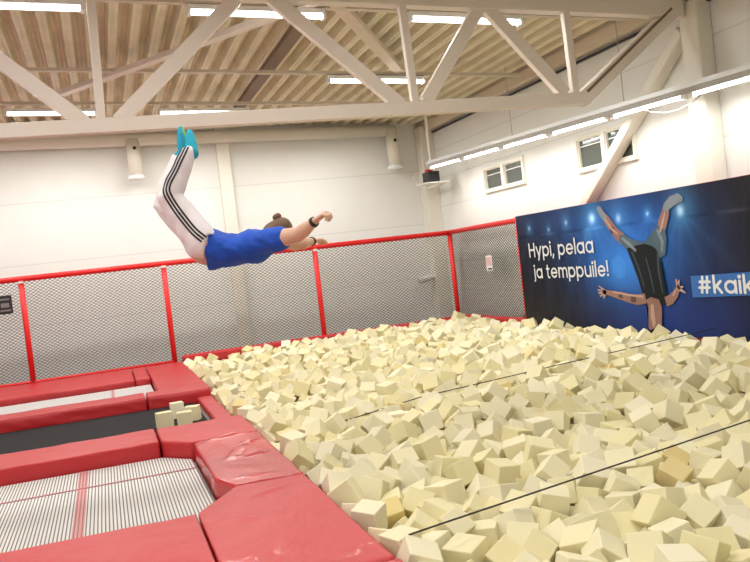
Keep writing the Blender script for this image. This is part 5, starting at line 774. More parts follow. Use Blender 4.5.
for x in (-3.9, -1.38, 1.14, 4.12, 7.09):
    bm = bmesh.new(); tube(bm, [(x, 0, -.2), (x, 0, 1.88)], .05, 14); p = mesh_obj('post', bm, M['red'], fb, True)
    if x < 7: 
        bm = bmesh.new(); box(bm, x-.045, x+.045, -.062, .05, 1.80, 1.84); mesh_obj('clamp', bm, M['trunk'], p)
bm = bmesh.new(); tube(bm, [(-5.4, 0, 1.88), (7.09, 0, 1.88)], .052, 14); mesh_obj('top_rail', bm, M['red'], fb, True)
bm = bmesh.new(); tube(bm, [(-5.4, -.02, .0), (1.14, -.02, .0)], .03, 10); mesh_obj('lower_rail', bm, M['red'], fb, True)
bm = bmesh.new(); box(bm, 1.28, 7.0, -.10, .06, -.10, .10, .04); mesh_obj('rail_pad', bm, M['vinyl'], fb)
net('net', -5.3, 7.09, -.03, 1.87, lambda u, v, d: (u, d+.03, v), fb)
fr = empty('netting_fence', (FX, 13.15, 0), 'red framed netting panel with a paper notice, between the corner and the banner', 'fence')
bm = bmesh.new(); tube(bm, [(0, .05, 0-.5), (0, .05, 1.91)], .05, 14); p = mesh_obj('post', bm, M['red'], fr, True)
bm = bmesh.new(); tube(bm, [(0, 3.05, 1.885), (0, -8.5, 1.93)], .05, 14); mesh_obj('top_rail', bm, M['red'], fr, True)
bm = bmesh.new(); box(bm, -.04, .06, -8.5, 3.0, -.15, .14, .03); mesh_obj('rail_pad', bm, M['vinyl'], fr)
for k in range(3):
    bm = bmesh.new(); tube(bm, [(-.05, .02, .45+.45*k), (-.055, -.05, .44+.45*k), (-.04, -.12, .45+.45*k)], .008, 6); mesh_obj('tie', bm, M['white'], p)
for yy in (-3.2, -6.4, -8.4):
    bm = bmesh.new(); tube(bm, [(.02, yy, -.5), (.02, yy, 1.9)], .05, 12); mesh_obj('post', bm, M['red'], fr, True)
net('net', .1, 3.1, -.05, 1.88, lambda u, v, d: (d+.03, u, v), fr, w=.095)
# notices on the nets
po = empty('poster', (-1.68, FY-.075, 1.28), 'small black poster hung on the back netting at the left edge', 'poster')
bm = bmesh.new(); box(bm, -.12, .12, -.006, .006, 0, .335); mesh_obj('sheet', bm, M['poster'], po)
bm = bmesh.new()
for a, b, c, d in ((-.08, .08, .25, .28), (-.07, .07, .12, .2), (-.09, .09, .05, .08)): box(bm, a, b, -.009, -.006, c, d)
mesh_obj('print', bm, M['posterg'], po)
pn = empty('paper_notice', (FX-.055, 14.40, 1.03), 'small white paper notice hung on the netting right of the corner', 'notice')
bm = bmesh.new(); box(bm, -.004, .004, -.125, .125, 0, .29); mesh_obj('sheet', bm, M['paper'], pn)
bm = bmesh.new(); box(bm, -.007, -.0045, -.10, .10, .1, .26); mesh_obj('print', bm, M['pink'], pn)
bm = bmesh.new(); box(bm, -.007, -.0045, -.10, .06, .02, .05); mesh_obj('print', bm, M['black'], pn)

# ------------------------------------------------------------------ printed banner on the right side
BX, BY0, BZ0, BZ1, BL = 7.025, 13.15, .05, 1.962, 8.2
bn = empty('banner', (BX, BY0, 0), 'wide dark blue printed banner with white lettering and an upside-down acrobat', 'banner')
def bcol(u, v):
    base = Vector((.0050, .0062, .0150))
    if u > 4.3: base = base.lerp(Vector((.010, .0085, .011)), min(1, (u-4.3)/1.2))
    if v < .75 and u < 2.2: base = base.lerp(Vector((.012, .009, .010)), min(1, (.75-v)*1.6)*(1-u/2.2*.6))
    g1 = math.exp(-(((u-3.15)/1.25)**2+((v-1.35)/.60)**2))
    g2 = math.exp(-(((u-3.9)/1.5)**2+((v-.25)/.55)**2))
    g3 = math.exp(-(((u-3.1)/.75)**2+((v-.95)/.40)**2))
    g4 = math.exp(-(((u-1.3)/1.2)**2+((v-1.80)/.33)**2))
    c = base+Vector((.010, .085, .34))*g1*1.45+Vector((.004, .022, .16))*g2*1.15+Vector((.02, .12, .36))*g3*1.2+Vector((.006, .035, .14))*g4*.7
    for (a, b, s, k) in ((2.36, 1.735, .16, 1), (3.05, 1.68, .13, .7), (3.69, 1.69, .055, .8), (4.37, 1.67, .15, 1), (.47, 1.72, .07, .55), (1.07, 1.66, .06, .45), (1.66, 1.73, .08, .6)):
        d = math.hypot(u-a, v-b)
        c += Vector((.55, .75, .9))*k*math.exp(-(d/(s*.42))**2)*.9+Vector((.06, .28, .55))*k*math.exp(-(d/(s*1.6))**2)*.55
        for ang in (-1.15, -1.75, -2.2, -.7):
            dx, dz = u-a, v-b
            al = dx*math.cos(ang)+dz*math.sin(ang); pe = abs(-dx*math.sin(ang)+dz*math.cos(ang))
            if al > 0: c += Vector((.03, .09, .20))*k*.35*math.exp(-(pe/(.02+.05*al))**2)*math.exp(-al*1.4)
    for (a, b, s) in ((2.93, .99, .17), (2.2, 1.5, .11)):
        d = math.hypot(u-a, v-b)
        if d < s: c += Vector((.03, .10, .16))*.5
    n_ = 1+.12*noise.noise(Vector((u*2.3, v*2.3, 3)))
    return (max(0, c.x*n_), max(0, c.y*n_), max(0, c.z*n_), 1)
nu, nv = 330, 88
bm = bmesh.new(); cl = bm.loops.layers.float_color.new('print')
gv = [[bm.verts.new((.012*math.sin(i*.11)*math.sin(j*.06)*(1 if j > 70 else .2), -BL*i/nu, BZ0+(BZ1-BZ0)*j/nv)) for j in range(nv+1)] for i in range(nu+1)]
for i in range(nu):
    for j in range(nv):
        f = bm.faces.new((gv[i][j], gv[i][j+1], gv[i+1][j+1], gv[i+1][j]))
        for lp in f.loops: lp[cl] = bcol(-lp.vert.co.y, lp.vert.co.z)
mb = mat('printed_vinyl', (.02, .03, .08), .45, spec=.22, bump=(2.2, .35, .03, (1, 1.6, .6)))
at = mb.node_tree.nodes.new('ShaderNodeVertexColor'); at.layer_name = 'print'
mb.node_tree.links.new(at.outputs['Color'], mb.node_tree.nodes['Principled BSDF'].inputs['Base Color'])
mesh_obj('sheet', bm, mb, bn, True)
# lettering drawn as pen strokes
def arc(cx, cy, r, a0, a1, n=14): return [(cx+r*math.cos(math.radians(a0+(a1-a0)*i/n)), cy+r*math.sin(math.radians(a0+(a1-a0)*i/n))) for i in range(n+1)]
GL = {
 'H': ([[(0, 0), (0, .7)], [(.46, 0), (.46, .7)], [(0, .36), (.46, .36)]], .46),
 'y': ([[(0, .5), (.20, .02)], [(.40, .5), (.13, -.19)]], .40),
 'p': ([[(0, .5), (0, -.19)], arc(.235, .25, .235, 0, 360, 24)], .47),
 'i': ([[(0, 0), (0, .5)], [(0, .675), (0, .68)]], 0),
 ',': ([[(.03, .04), (-.03, -.13)]], .04),
 'e': ([arc(.235, .25, .235, 0, 318, 22), [(.01, .25), (.465, .25)]], .47),
 'l': ([[(0, 0), (0, .74)]], 0),
 'a': ([arc(.235, .25, .235, 0, 360, 24), [(.47, .5), (.47, 0)]], .47),
 'j': ([[(.06, .5), (.06, -.08)]+arc(-.03, -.09, .09, 0, -80, 6), [(.06, .675), (.06, .68)]], .06),
 't': ([[(.1, .66), (.1, .12)]+arc(.21, .11, .11, 180, 280, 6), [(0, .48), (.24, .48)]], .24),
 'm': ([[(0, 0), (0, .5)], [(0, .3)]+arc(.17, .33, .16, 180, 0, 12)+[(.33, 0)], [(.33, .3)]+arc(.50, .33, .16, 180, 0, 12)+[(.66, 0)]], .66),
 'u': ([[(0, .5), (0, .2)]+arc(.2, .2, .2, 180, 360, 14)+[(.4, .5)], [(.4, .3), (.4, 0)]], .40),
 '!': ([[(0, .72), (0, .24)], [(0, .035), (0, .04)]], 0),
 '#': ([[(.13, 0), (.21, .7)], [(.37, 0), (.45, .7)], [(.02, .22), (.52, .22)], [(.06, .48), (.56, .48)]], .56),
 'k': ([[(0, 0), (0, .74)], [(.02, .2), (.32, .5)], [(.12, .28), (.34, 0)]], .34),
}
def lettering(name, text, y0, z0, s, width, wt, material, gap=.20, d=.02, upto=99):
    nat = sum(.26 if c == ' ' else GL[c][1]+gap for c in text[:upto])
    if upto > len(text): nat -= gap
    sx = width/(nat*s)
    bm = bmesh.new(); x = 0; dd = [0]
    def ribbon(pts, w):
        # one outline per straight piece plus round joints, each a hair further out so nothing coincides
        for (ax, ay), (bx_, by_) in zip(pts, pts[1:]):
            L = math.hypot(bx_-ax, by_-ay) or 1e-6
            px, py = -(by_-ay)/L*w/2, (bx_-ax)/L*w/2
            dd[0] += 2e-6
            bm.faces.new([bm.verts.new((-dd[0], -(q[0])*s*sx, q[1]*s)) for q in ((ax+px, ay+py), (bx_+px, by_+py), (bx_-px, by_-py), (ax-px, ay-py))])
        for (ax, ay) in pts:
            dd[0] += 2e-6
            bm.faces.new([bm.verts.new((-dd[0], -(ax+w/2*math.cos(-k*PI/6))*s*sx, (ay+w/2*math.sin(-k*PI/6))*s)) for k in range(12)])
    for ch in text:
        if ch == ' ': x += .26; continue
        st, adv = GL[ch]
        for pts in st:
            dot = len(pts) == 2 and math.hypot(pts[0][0]-pts[1][0], pts[0][1]-pts[1][1]) < .02
            ribbon([(x+a, b) for a, b in pts], wt*(1.35 if dot else 1))
        x += adv+gap
    bmesh.ops.recalc_face_normals(bm, faces=bm.faces[:])
    o = mesh_obj(name, bm, material, bn); o.location = (-d, -y0, z0)
    return x*s*sx
M['ink'] = mat('white_ink', (.80, .82, .84), .5)
M['inkblue'] = mat('blue_ink', (.022, .15, .50), .45)
lettering('lettering', 'Hypi, pelaa', .415, 1.232, .315, 1.93, .105, M['ink'])
lettering('lettering', 'ja temppuile!', .50, .868, .30, 2.17, .105, M['ink'])
bm = bmesh.new()
for q in [[(4.455, .56), (4.455, .832), (7.6, .93), (7.6, .66)]]: bm.faces.new([bm.verts.new((0, -a, b)) for a, b in q])
o = mesh_obj('text_box', bm, M['inkblue'], bn); o.location = (-.02, 0, 0)
lettering('lettering', '#kaik', 4.60, .625, .275, .77, .125, M['ink'], gap=.2, d=.026, upto=4)
# the printed acrobat: an upside-down figure with legs spread in a V
M['pskin'] = mat('printed_skin', (.30, .155, .125), .45, var=.4)
M['pskinl'] = mat('printed_skin_highlight', (.52, .33, .28), .45, var=.2)
M['pshirt'] = mat('printed_dark_shirt', (.008, .011, .016), .6, spec=.2, var=.4)
M['pfold'] = mat('printed_shirt_fold', (.045, .065, .085), .6, spec=.2)
M['pink_dark'] = mat('printed_tattoo', (.09, .05, .05), .5, var=.5)
M['pshort'] = mat('printed_blue_shorts', (.06, .12, .17), .45, var=.4)
M['pshoe'] = mat('printed_grey_shoe', (.20, .24, .28), .45, var=.3)
def printed(name, outline, material, d):
    bm = bmesh.new()
    bm.faces.new([bm.verts.new((0, -a, b)) for a, b in outline])
    bmesh.ops.triangulate(bm, faces=bm.faces[:]); bmesh.ops.recalc_face_normals(bm, faces=bm.faces[:])
    o = mesh_obj(name, bm, material, bn); o.location = (-d, 0, 0)
def limb(pts):
    """outline of a tapering limb from (u, v, halfwidth) stations"""
    L, R_ = [], []
    for i, (a, b, w) in enumerate(pts):
        p = pts[max(0, i-1)]; q = pts[min(len(pts)-1, i+1)]
        dx, dy = q[0]-p[0], q[1]-p[1]; n_ = math.hypot(dx, dy)
        L.append((a-dy/n_*w, b+dx/n_*w)); R_.append((a+dy/n_*w, b-dx/n_*w))
    return L+list(reversed(R_))
PF = 'figure_print'
printed(PF, limb([(2.70, 1.76, .05), (2.80, 1.66, .075), (2.92, 1.53, .075), (3.0, 1.45, .085), (3.12, 1.38, .09)]), M['pskin'], .021)
printed(PF, limb([(4.13, 1.76, .05), (4.10, 1.66, .075), (4.03, 1.55, .085), (3.97, 1.45, .08), (3.93, 1.38, .09)]), M['pskin'], .021)
printed(PF, limb([(2.58, 1.88, .03), (2.64, 1.83, .06), (2.72, 1.73, .055), (2.76, 1.69, .05)]), M['pshoe'], .0215)
printed(PF, limb([(4.46, 1.80, .03), (4.38, 1.83, .06), (4.24, 1.80, .07), (4.13, 1.74, .06), (4.11, 1.69, .055)]), M['pshoe'], .0215)
printed(PF, [(3.06, 1.44), (3.18, 1.44), (3.36, 1.36), (3.60, 1.31), (3.66, 1.34), (3.80, 1.44), (3.92, 1.52), (4.05, 1.45), (4.07, 1.32), (4.02, 1.13), (3.86, 1.06), (3.40, 1.10), (3.19, 1.22), (3.02, 1.36)], M['pshort'], .022)
printed(PF, [(3.19, 1.24), (3.34, 1.27), (3.60, 1.29), (3.76, 1.25), (3.84, 1.20), (3.92, 1.02), (3.93, .80), (3.96, .60), (3.97, .50), (3.90, .44), (3.70, .52), (3.50, .44), (3.44, .48), (3.44, .60), (3.38, .80), (3.29, 1.02)], M['pshirt'], .0225)
printed(PF, limb([(3.50, .54, .07), (3.30, .52, .075), (3.12, .54, .065), (2.95, .57, .06), (2.75, .60, .045), (2.56, .625, .035)]), M['pskin'], .023)
printed(PF, limb([(3.45, .565, .016), (3.12, .585, .014), (2.75, .632, .012)]), M['pskinl'], .0232)
for a, b in ((2.40, .72), (2.36, .66), (2.37, .61), (2.40, .56), (2.49, .53)):
    printed(PF, limb([(2.58, .625, .03), ((a+2.58)/2, (b+.625)/2, .018), (a, b, .010)]), M['pskinl'], .0231)
printed(PF, limb([(3.92, .50, .065), (4.03, .53, .065), (4.13, .60, .055), (4.20, .68, .04), (4.22, .70, .035)]), M['pskin'], .023)
for a, b in ((4.17, .80), (4.23, .79), (4.30, .70), (4.33, .62)):
    printed(PF, limb([(4.20, .68, .03), ((a+4.2)/2, (b+.68)/2, .018), (a, b, .010)]), M['pskinl'], .0231)
printed(PF, [(3.50, .52), (3.62, .56), (3.78, .53), (3.83, .42), (3.80, .25), (3.77, .10), (3.70, .03), (3.55, .04), (3.50, .15), (3.52, .30), (3.54, .42)], M['pskin'], .0236)
for q in ([(2.74, 1.70, .012), (2.90, 1.53, .02), (3.02, 1.46, .014)], [(4.10, 1.68, .012), (4.0, 1.5, .022), (3.95, 1.42, .014)], [(4.08, .58, .012), (4.15, .66, .012)]):
    printed(PF, limb(q), M['pskinl'], .0233)
for q in ([(3.30, 1.20, .02), (3.42, .95, .016), (3.50, .70, .01)], [(3.86, 1.15, .02), (3.84, .9, .022), (3.88, .62, .012)], [(3.60, 1.1, .012), (3.66, .85, .016), (3.70, .62, .01)]):
    printed(PF, limb(q), M['pfold'], .0233)
for q in ([(3.90, 1.46, .025), (3.98, 1.3, .03), (3.95, 1.16, .02)], [(3.10, 1.40, .02), (3.26, 1.30, .03), (3.40, 1.2, .02)]):
    printed(PF, limb(q), M['pshoe'], .0233)
for q in ([(2.86, 1.56, .05), (2.92, 1.50, .055)], [(3.28, .525, .045), (3.16, .535, .05)], [(2.98, .565, .035), (2.88, .58, .035)]):
    printed(PF, limb(q), M['pink_dark'], .0231)
printed(PF, [(3.60, .46), (3.66, .46), (3.66, .20), (3.60, .14), (3.57, .30)], M['pskinl'], .0240)
printed(PF, [(3.51, .10), (3.62, .13), (3.76, .10), (3.77, -.02), (3.68, -.10), (3.56, -.08), (3.50, .0)], M['pshirt'], .0243)

# ------------------------------------------------------------------ foam pit
def foam_mesh(name, seed, dims=(1, 1, 1)):
    rnd = random.Random(seed)
    bm = bmesh.new(); box(bm, -.5, .5, -.5, .5, -.5, .5)
    for v in bm.verts: v.co += Vector((rnd.uniform(-.03, .03), rnd.uniform(-.03, .03), rnd.uniform(-.03, .03)))
    bmesh.ops.bevel(bm, geom=bm.edges[:], offset=.035, segments=2, affect='EDGES', profile=.5)
    me = bpy.data.meshes.new(name); bm.to_mesh(me); bm.free()
    for p in me.polygons: p.use_smooth = p.area < .02
    me.materials.append(M['foam'])
    return me
FM = [foam_mesh('foam_cube', s) for s in range(7)]
NC = len(CUBES)//9
far_v, far_f = [], []
fo = tag(bpy.data.objects.new('foam_cube_heap', bpy.data.meshes.new('foam_cube_heap')), 'pale yellow foam cubes heaped across the far part of the pit', 'foam cubes', kind='stuff')
NI = 300
SUR = []
for k in range(NC):
    x, y, z, qx, qy, qz, dx, dy, dz = CUBES[k*9:k*9+9]
    p = Vector((x, y, z))/1000; qv = Vector((qx, qy, qz))/100
    q = Quaternion((math.sqrt(max(0, 1-qv.length_squared)), *qv)).normalized()
    s = Vector((dx, dy, dz))/1000
    me = FM[k % 7]
    if k < NI:
        o = bpy.data.objects.new('foam_cube', me); COL.objects.link(o)
        o.location = p; o.rotation_mode = 'QUATERNION'; o.rotation_quaternion = q; o.scale = s
        must = (k*7919) % 43 == 5
        if must:
            o.material_slots[0].link = 'OBJECT'; o.material_slots[0].material = M['foamy']
        near2 = 4.26+(p.x-1.56)*.2535
        near1 = 8.26+(p.x-3.25)*.263
        zone = 'pads' if p.x < 1.52 else 'front' if p.y < near2-.25 else 'middle' if p.y < near1-.2 else 'back'
        lab = {'pads': 'pale yellow foam cube lying against the red pads along the pit edge', 'front': 'large pale yellow foam cube in front of the nearer dark cord',
               'middle': 'pale yellow foam cube in the pit between the two dark cords', 'back': 'pale yellow foam cube beyond the farther dark cord'}[zone]
        if must: lab = lab.replace('pale yellow', 'darker yellow'); zone += ' mustard'
        tag(o, lab, 'foam cube', 'foam cubes in the pit, '+{'pads': 'by the red pads', 'front': 'before the nearer cord', 'middle': 'between the cords', 'back': 'beyond the cords'}[zone.split()[0]]+(', mustard' if must else ''))
    else:
        mtx = Matrix.Translation(p) @ q.to_matrix().to_4x4() @ Matrix.Diagonal((*s, 1))
        b = len(far_v)
        far_v += [mtx @ v.co for v in me.vertices]
        far_f += [[b+i for i in pg.vertices] for pg in me.polygons]
fo.data.from_pydata([tuple(v) for v in far_v], [], far_f); fo.data.materials.append(M['foams']); link(fo)
# loose cubes on the black trampoline
for (x, y, z, rz, s, lab) in ((.50, 9.93, 0, .12, (.18, .175, .18), 'leftmost of the loose foam cubes on the black trampoline'),
                              (.69, 10.50, 0, .05, (.155, .155, .19), 'loose foam cube standing tallest behind the others on the black trampoline'),
                              (.72, 9.82, 0, -.1, (.17, .17, .165), 'loose foam cube nearest the red pad, in front on the black trampoline'),
                              (.84, 10.12, 0, -.35, (.17, .17, .17), 'rightmost of the loose foam cubes on the black trampoline')):
    o = bpy.data.objects.new('foam_cube', FM[2]); COL.objects.link(o); o.location = (x, y, -.16+s[2]/2+.001); o.rotation_euler = (0, 0, rz); o.scale = s
    tag(o, lab, 'foam cube', 'loose foam cubes on the trampoline')
# two taut cords across the pit
for a, b, c, lab in (((1.36, 4.092, .045), (1.56, 4.127, .052), (6.985, 5.057, .222), 'thin dark cord stretched across the front of the foam pit'),
                  ((1.30, 7.93, -.16), (3.0, 8.08, .02), (6.985, 8.309, .189), 'thin dark cord stretched across the middle of the foam pit')):
    bm = bmesh.new(); tube(bm, [Vector(a).lerp(Vector(b), i/8) for i in range(9)]+[Vector(b).lerp(Vector(c), i/12) for i in range(1, 13)], .0055, 8)
    tag(mesh_obj('cord', bm, M['rope'], smooth=True), lab, 'cord')
# ------------------------------------------------------------------ the jumping person (belly down, back arched, legs bent up, arms forward)
K = 5.8/830
PC = EYE+fw*5.8+rt*((240-375)*K)+up*((281-250)*K)
pr = empty('person', PC, 'person in blue shirt and white striped trousers diving through the air over the pads', 'person')
pr.rotation_mode = 'QUATERNION'
pr.rotation_quaternion = Matrix(((rt.x, fw.x, up.x), (rt.y, fw.y, up.y), (rt.z, fw.z, up.z))).to_quaternion()
def J(a, b, c=0): return Vector(((a-240)*K, -c, (250-b)*K))       # figure's own frame: x forward, y away, z up
def capsule(bm, pts, seg=16):
    """closed tapered tube with round ends: stations (point, ra[, rb]); ra along the figure's y (side), rb across"""
    P = [Vector(p[0]) for p in pts]; rings = []
    def ring(c, s, n, ra, rb): return [bm.verts.new(c+s*(ra*math.cos(2*PI*k/seg))+n*(rb*math.sin(2*PI*k/seg))) for k in range(seg)]
    for i, p in enumerate(P):
        t = (P[min(i+1, len(P)-1)]-P[max(i-1, 0)]).normalized()
        side = Vector((0, 1, 0)) if abs(t.y) < .85 else Vector((1, 0, 0))
        n = t.cross(side).normalized(); s = n.cross(t).normalized()
        ra = pts[i][1]; rb = pts[i][2] if len(pts[i]) > 2 else ra
        if i == 0:
            for f in (.94, .7, .35): rings.append(ring(p-t*(min(ra, rb)*f), s, n, ra*math.sqrt(1-f*f), rb*math.sqrt(1-f*f)))
        rings.append(ring(p, s, n, ra, rb))
        if i == len(P)-1:
            for f in (.35, .7, .94): rings.append(ring(p+t*(min(ra, rb)*f), s, n, ra*math.sqrt(1-f*f), rb*math.sqrt(1-f*f)))
    for a, b in zip(rings, rings[1:]):
        for k in range(seg): bm.faces.new((a[k], a[(k+1) % seg], b[(k+1) % seg], b[k]))
    bm.faces.new(list(reversed(rings[0]))); bm.faces.new(rings[-1])
M['skin'] = mat('skin', (.66, .40, .29), .5, var=.06)
M['hair'] = mat('brown_hair', (.16, .085, .04), .6, bump=(40, .6, .006, (1, 1, 1)))
M['shirt'] = mat('blue_jersey', (.004, .075, .50), .75, bump=(9, .6, .02, (1, 1, 1)))
M['trousers'] = mat('white_trousers', (.84, .79, .80), .8, bump=(7, .5, .02, (1, 1, 1)))
M['stripe'] = mat('black_stripe', (.012, .012, .016), .7)
M['sock'] = mat('turquoise_sock', (.012, .33, .46), .85, var=.25)
M['sole'] = mat('green_sock_sole', (.25, .42, .08), .85)
M['watch'] = mat('black_watch', (.015, .014, .016), .4)
M['eye'] = mat('eye_white', (.7, .68, .65), .3)
# joints
hipR, hipL = J(206, 244, .10), J(203, 245, -.10)
kneeR, kneeL = J(174, 198, .11), J(161, 203, -.11)
ankR, ankL = J(192, 153, .09), J(177, 156, -.07)
pel, waist, chest, neck = J(205, 250), J(222, 251), J(255, 246), J(277, 238)
shR, shL = J(279, 241, .19), J(270, 235, -.19)
elR, elL = J(303, 237, .33), J(292, 242, -.38)
wrR, wrL = J(320, 225, .42), J(307, 237, -.60)
head = J(279, 233)
bm = bmesh.new()
capsule(bm, [(pel, .15, .105), (waist, .135, .095), (J(240, 250), .15, .10), (chest, .165, .11), (J(270, 241), .12, .075)])
capsule(bm, [(J(268, 241), .06), (J(277, 236), .055)])
# head: skull, jaw, nose, ears (crown points forward, face looks down at the pit)
fd = Vector((.55, 0, -.83)).normalized(); cr = Vector((.83, 0, .55)).normalized()
capsule(bm, [(head-cr*.02, .073, .088), (head+cr*.035, .072, .085)])
capsule(bm, [(head-cr*.04+fd*.02, .062, .068), (head-cr*.10+fd*.045, .042, .040)])
capsule(bm, [(head-cr*.005+fd*.088, .011), (head-cr*.035+fd*.108, .015)], 10)
capsule(bm, [(head-cr*.068+fd*.088, .020, .007), (head-cr*.074+fd*.088, .018, .006)], 10)
for s in (-1, 1): capsule(bm, [(head+Vector((0, s*.076, 0))-cr*.03, .010, .022), (head+Vector((0, s*.079, 0))+cr*.008, .010, .024)], 10)
for s, S, E_, W in ((1, shR, elR, wrR), (-1, shL, elL, wrL)):
    capsule(bm, [(S, .066), (S.lerp(E_, .35), .062), (E_, .050), (E_.lerp(W, .3), .050), (E_.lerp(W, .75), .034), (W, .028, .024)])
    capsule(bm, [(J(268, 241, s*.08), .06), (S, .065)])
def hand(W, E_, s, fist):
    d = (W-E_).normalized(); side = Vector((0, -s, 0)); side = (side-d*side.dot(d)).normalized(); nrm = d.cross(side).normalized()
    if nrm.z < 0: nrm = -nrm
    pc = W+d*.055
    capsule(bm, [(W+d*.01, .030, .020), (pc, .042, .019), (W+d*.085, .040, .016)], 14)
    for i, L in enumerate((.072, .080, .075, .060)):
        o_ = (i-1.5)*.0205
        b0 = W+d*.088+side*o_; c1 = (.95 if fist else .35); c2 = (2.1 if fist else .7); c3 = (3.0 if fist else .95)
        p1 = b0+(d*math.cos(c1)-nrm*math.sin(c1))*L*.45; p2 = p1+(d*math.cos(c2)-nrm*math.sin(c2))*L*.33; p3 = p2+(d*math.cos(c3)-nrm*math.sin(c3))*L*.25
        capsule(bm, [(b0-d*.02, .0095), (b0, .0098), (p1, .009), (p2, .0085), (p3, .007)], 8)
    t0 = W+d*.03-side*s*.0-side*.034; t1 = t0-side*.018+d*.03-nrm*.012; t2 = t1+d*.028-nrm*.016+side*(.014 if fist else .0)
    capsule(bm, [(t0, .014), (t1, .0115), (t2, .009)], 8)
hand(wrR, elR, 1, True); hand(wrL, elL, -1, False)
for H, Kn, A in ((hipR, kneeR, ankR), (hipL, kneeL, ankL)):
    capsule(bm, [(H, .088), (H.lerp(Kn, .5), .072), (Kn, .054), (Kn.lerp(A, .3), .055), (Kn.lerp(A, .75), .038), (A, .033)])
footR = (J(195, 155, .08), J(190, 133, .0)); footL = (J(183, 154, -.06), J(178, 127, -.09))
for (h, t_), A in ((footR, ankR), (footL, ankL)): capsule(bm, [(A, .034), (h.lerp(A, .35), .036), (h.lerp(t_, .5), .036, .03), (t_, .03, .018)], 12)
me = remeshed('body', bm, .0055, 5); me.materials.append(M['skin']); body = link(bpy.data.objects.new('body', me), pr)
# shirt: loose jersey hanging a little below the belly, short sleeves
bm = bmesh.new()
capsule(bm, [(J(214, 249), .178, .125), (J(224, 250), .178, .118), (J(240, 249), .180, .112), (J(253, 246), .190, .125), (J(262, 244), .175, .118), (J(271, 239), .11, .078)], 24)
capsule(bm, [(J(213, 253), .15, .098), (J(235, 254), .16, .085)], 20)
for s, S, E_ in ((1, shR, elR), (-1, shL, elL)):
    capsule(bm, [(J(262, 244, s*.12), .08), (S, .086), (S.lerp(E_, .12), .084), (S.lerp(E_, .22), .082)], 18)
me = remeshed('shirt', bm, .010, 3)
def hem(z): return J(210.5, 250).x+.11*z
for v in me.vertices:
    p = v.co
    cut = hem(p.z)
    if p.x < cut: p.x = cut+(p.x-cut)*.12          # straight hem
    hm = max(0, 1-(p.x-cut)/.16)
    p.z += .016*hm*math.sin(p.y*26+p.x*9)*(1 if p.z < 0 else .5)+(.035*hm*hm if p.z > .02 else -.012*hm)
    fold = noise.noise(Vector((p.x*9+p.z*8, p.y*5, p.z*6+p.x*3)))
    v.co += v.normal*fold*.012+v.normal*noise.noise(Vector((p.x*22+p.z*14, p.y*9, p.z*20-p.x*9)))*.007
me.materials.append(M['shirt']); link(bpy.data.objects.new('shirt', me), pr)
# trousers
bm = bmesh.new()
capsule(bm, [(J(210, 246), .158, .112), (J(200, 244), .150, .112)], 20)
for H, Kn, A, kx in ((hipR, kneeR, ankR, .0), (hipL, kneeL, ankL, .0)):
    capsule(bm, [(H, .115), (H.lerp(Kn, .35), .110), (H.lerp(Kn, .75), .092), (Kn, .088), (Kn.lerp(A, .3), .082), (Kn.lerp(A, .75), .068), (Kn.lerp(A, .93), .058)], 20)
me = remeshed('trousers', bm, .010, 4)
for v in me.vertices:
    p = v.co
    v.co += v.normal*noise.noise(Vector((p.x*11+p.z*4, p.y*7, p.z*9-p.x*5)))*.012
    top = J(209, 250).x+.22*p.z                    # slanting waistband
    if p.x > top and p.z < .1: p.x = top+(p.x-top)*.15
me.materials.append(M['trousers']); tro = link(bpy.data.objects.new('trousers', me), pr)
# three black stripes down the outer side of the near leg, laid on the cloth
bvh = BVHTree.FromPolygons([v.co for v in me.vertices], [list(p.vertices) for p in me.polygons])
def chaikin(pts, n=3):
    for _ in range(n):
        q = [pts[0]]
        for a, b in zip(pts, pts[1:]): q += [a.lerp(b, .25), a.lerp(b, .75)]
        pts = q+[pts[-1]]
    return pts
line = chaikin([J(210, 241), J(199, 232), J(184, 213), J(174, 198), J(173, 189), J(180, 174), J(187, 158), J(190, 149)])
for off in (-.021, 0, .021):
    bm = bmesh.new(); prev = None
    for i, p in enumerate(line):
        t = (line[min(i+1, len(line)-1)]-line[max(i-1, 0)]).normalized(); n = Vector((-t.z, 0, t.x))
        row = []
        for w in (-.0062, .0062):
            q = p+n*(off+w); hit = bvh.ray_cast(Vector((q.x, -1.2, q.z)), Vector((0, 1, 0)))
            if hit[0] is None:
                hit = bvh.find_nearest(Vector((q.x, -.1, q.z)))
            row.append(hit[0]+hit[1]*.003)
        row = [bm.verts.new(c) for c in row]
        if prev: bm.faces.new((prev[0], prev[1], row[1], row[0]))
        prev = row
    mesh_obj('side_stripe', bm, M['stripe'], tro, True)
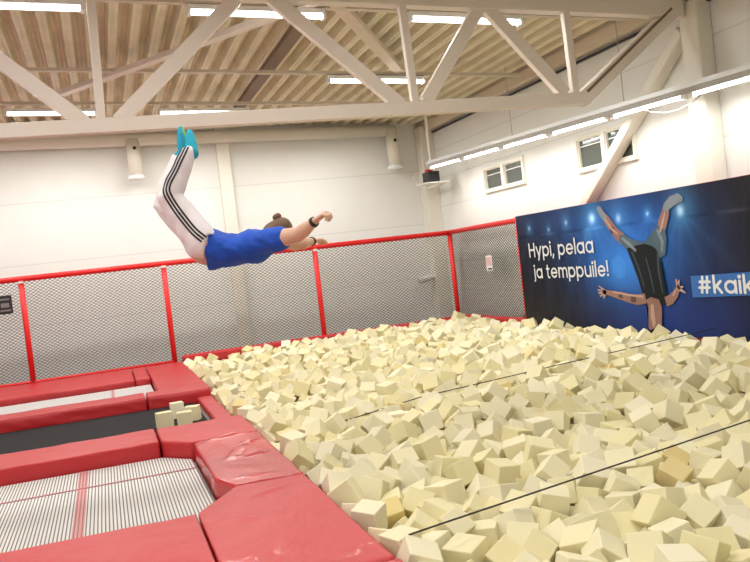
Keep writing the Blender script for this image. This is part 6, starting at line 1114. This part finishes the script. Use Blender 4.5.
# socks with pale green soles
for (h, t_), A, sd, Kn in ((footR, ankR, 1, kneeR), (footL, ankL, -1, kneeL)):
    bm = bmesh.new()
    capsule(bm, [(A.lerp(Kn, .12), .048), (A, .047), (h.lerp(A, .3), .050)], 16)
    capsule(bm, [(h, .046, .044), (h.lerp(t_, .4), .050, .044), (h.lerp(t_, .8), .050, .034), (t_, .038, .022)], 16)
    me = remeshed('sock', bm, .007, 4); me.materials.append(M['sock']); me.materials.append(M['sole'])
    dr = (t_-h).normalized(); shin = (A-Kn).normalized()
    so = (shin-dr*shin.dot(dr)); so = (Vector((1, 0, .1)) if sd < 0 else Vector((1, .5, 0))); so = (so-dr*so.dot(dr)).normalized()
    for pg in me.polygons:
        if pg.normal.dot(so) > .72 and (pg.center-h).dot(dr) > -.01: pg.material_index = 1
    link(bpy.data.objects.new('sock', me), pr)
# hair pulled back to a bun
bk = -fd
bm = bmesh.new()
capsule(bm, [(head-cr*.035+bk*.018, .079, .082), (head+cr*.035+bk*.016, .078, .080)], 20)
me = remeshed('hair', bm, .007, 3)
me.materials.append(M['hair']); hr = link(bpy.data.objects.new('hair', me), pr)
bm = bmesh.new(); bc = J(277, 217); capsule(bm, [(bc-cr*.008, .026), (bc+cr*.008, .026)], 14); capsule(bm, [(bc-Vector((0, 0, .035)), .016), (bc, .018)], 12)
me = remeshed('hair_bun', bm, .006, 2); me.materials.append(M['hair']); link(bpy.data.objects.new('hair_bun', me), hr)
for s in (-1, 1):
    bm = bmesh.new(); bmesh.ops.create_uvsphere(bm, u_segments=12, v_segments=8, radius=.011, matrix=Matrix.Translation(head+fd*.074+cr*.008+Vector((0, s*.030, 0)))); mesh_obj('eye', bm, M['eye'], pr, True)
# wristbands
for W, E_, o_ in ((wrR, elR, .012), (wrL, elL, .02)):
    d = (W-E_).normalized()
    bm = bmesh.new(); tube(bm, [W-d*(o_+.016), W-d*(o_-.006)], [.037, .035], 18); mesh_obj('wristband', bm, M['watch'], pr, True)

# ------------------------------------------------------------------ world and view
w = bpy.data.worlds.new('world'); SC.world = w; w.use_nodes = True
w.node_tree.nodes['Background'].inputs['Color'].default_value = (.02, .022, .025, 1); w.node_tree.nodes['Background'].inputs['Strength'].default_value = 1
SC.view_settings.view_transform = 'Standard'; SC.view_settings.look = 'None'; SC.view_settings.gamma = 1; SC.view_settings.use_curve_mapping = False
SC.view_settings.exposure = EXPO
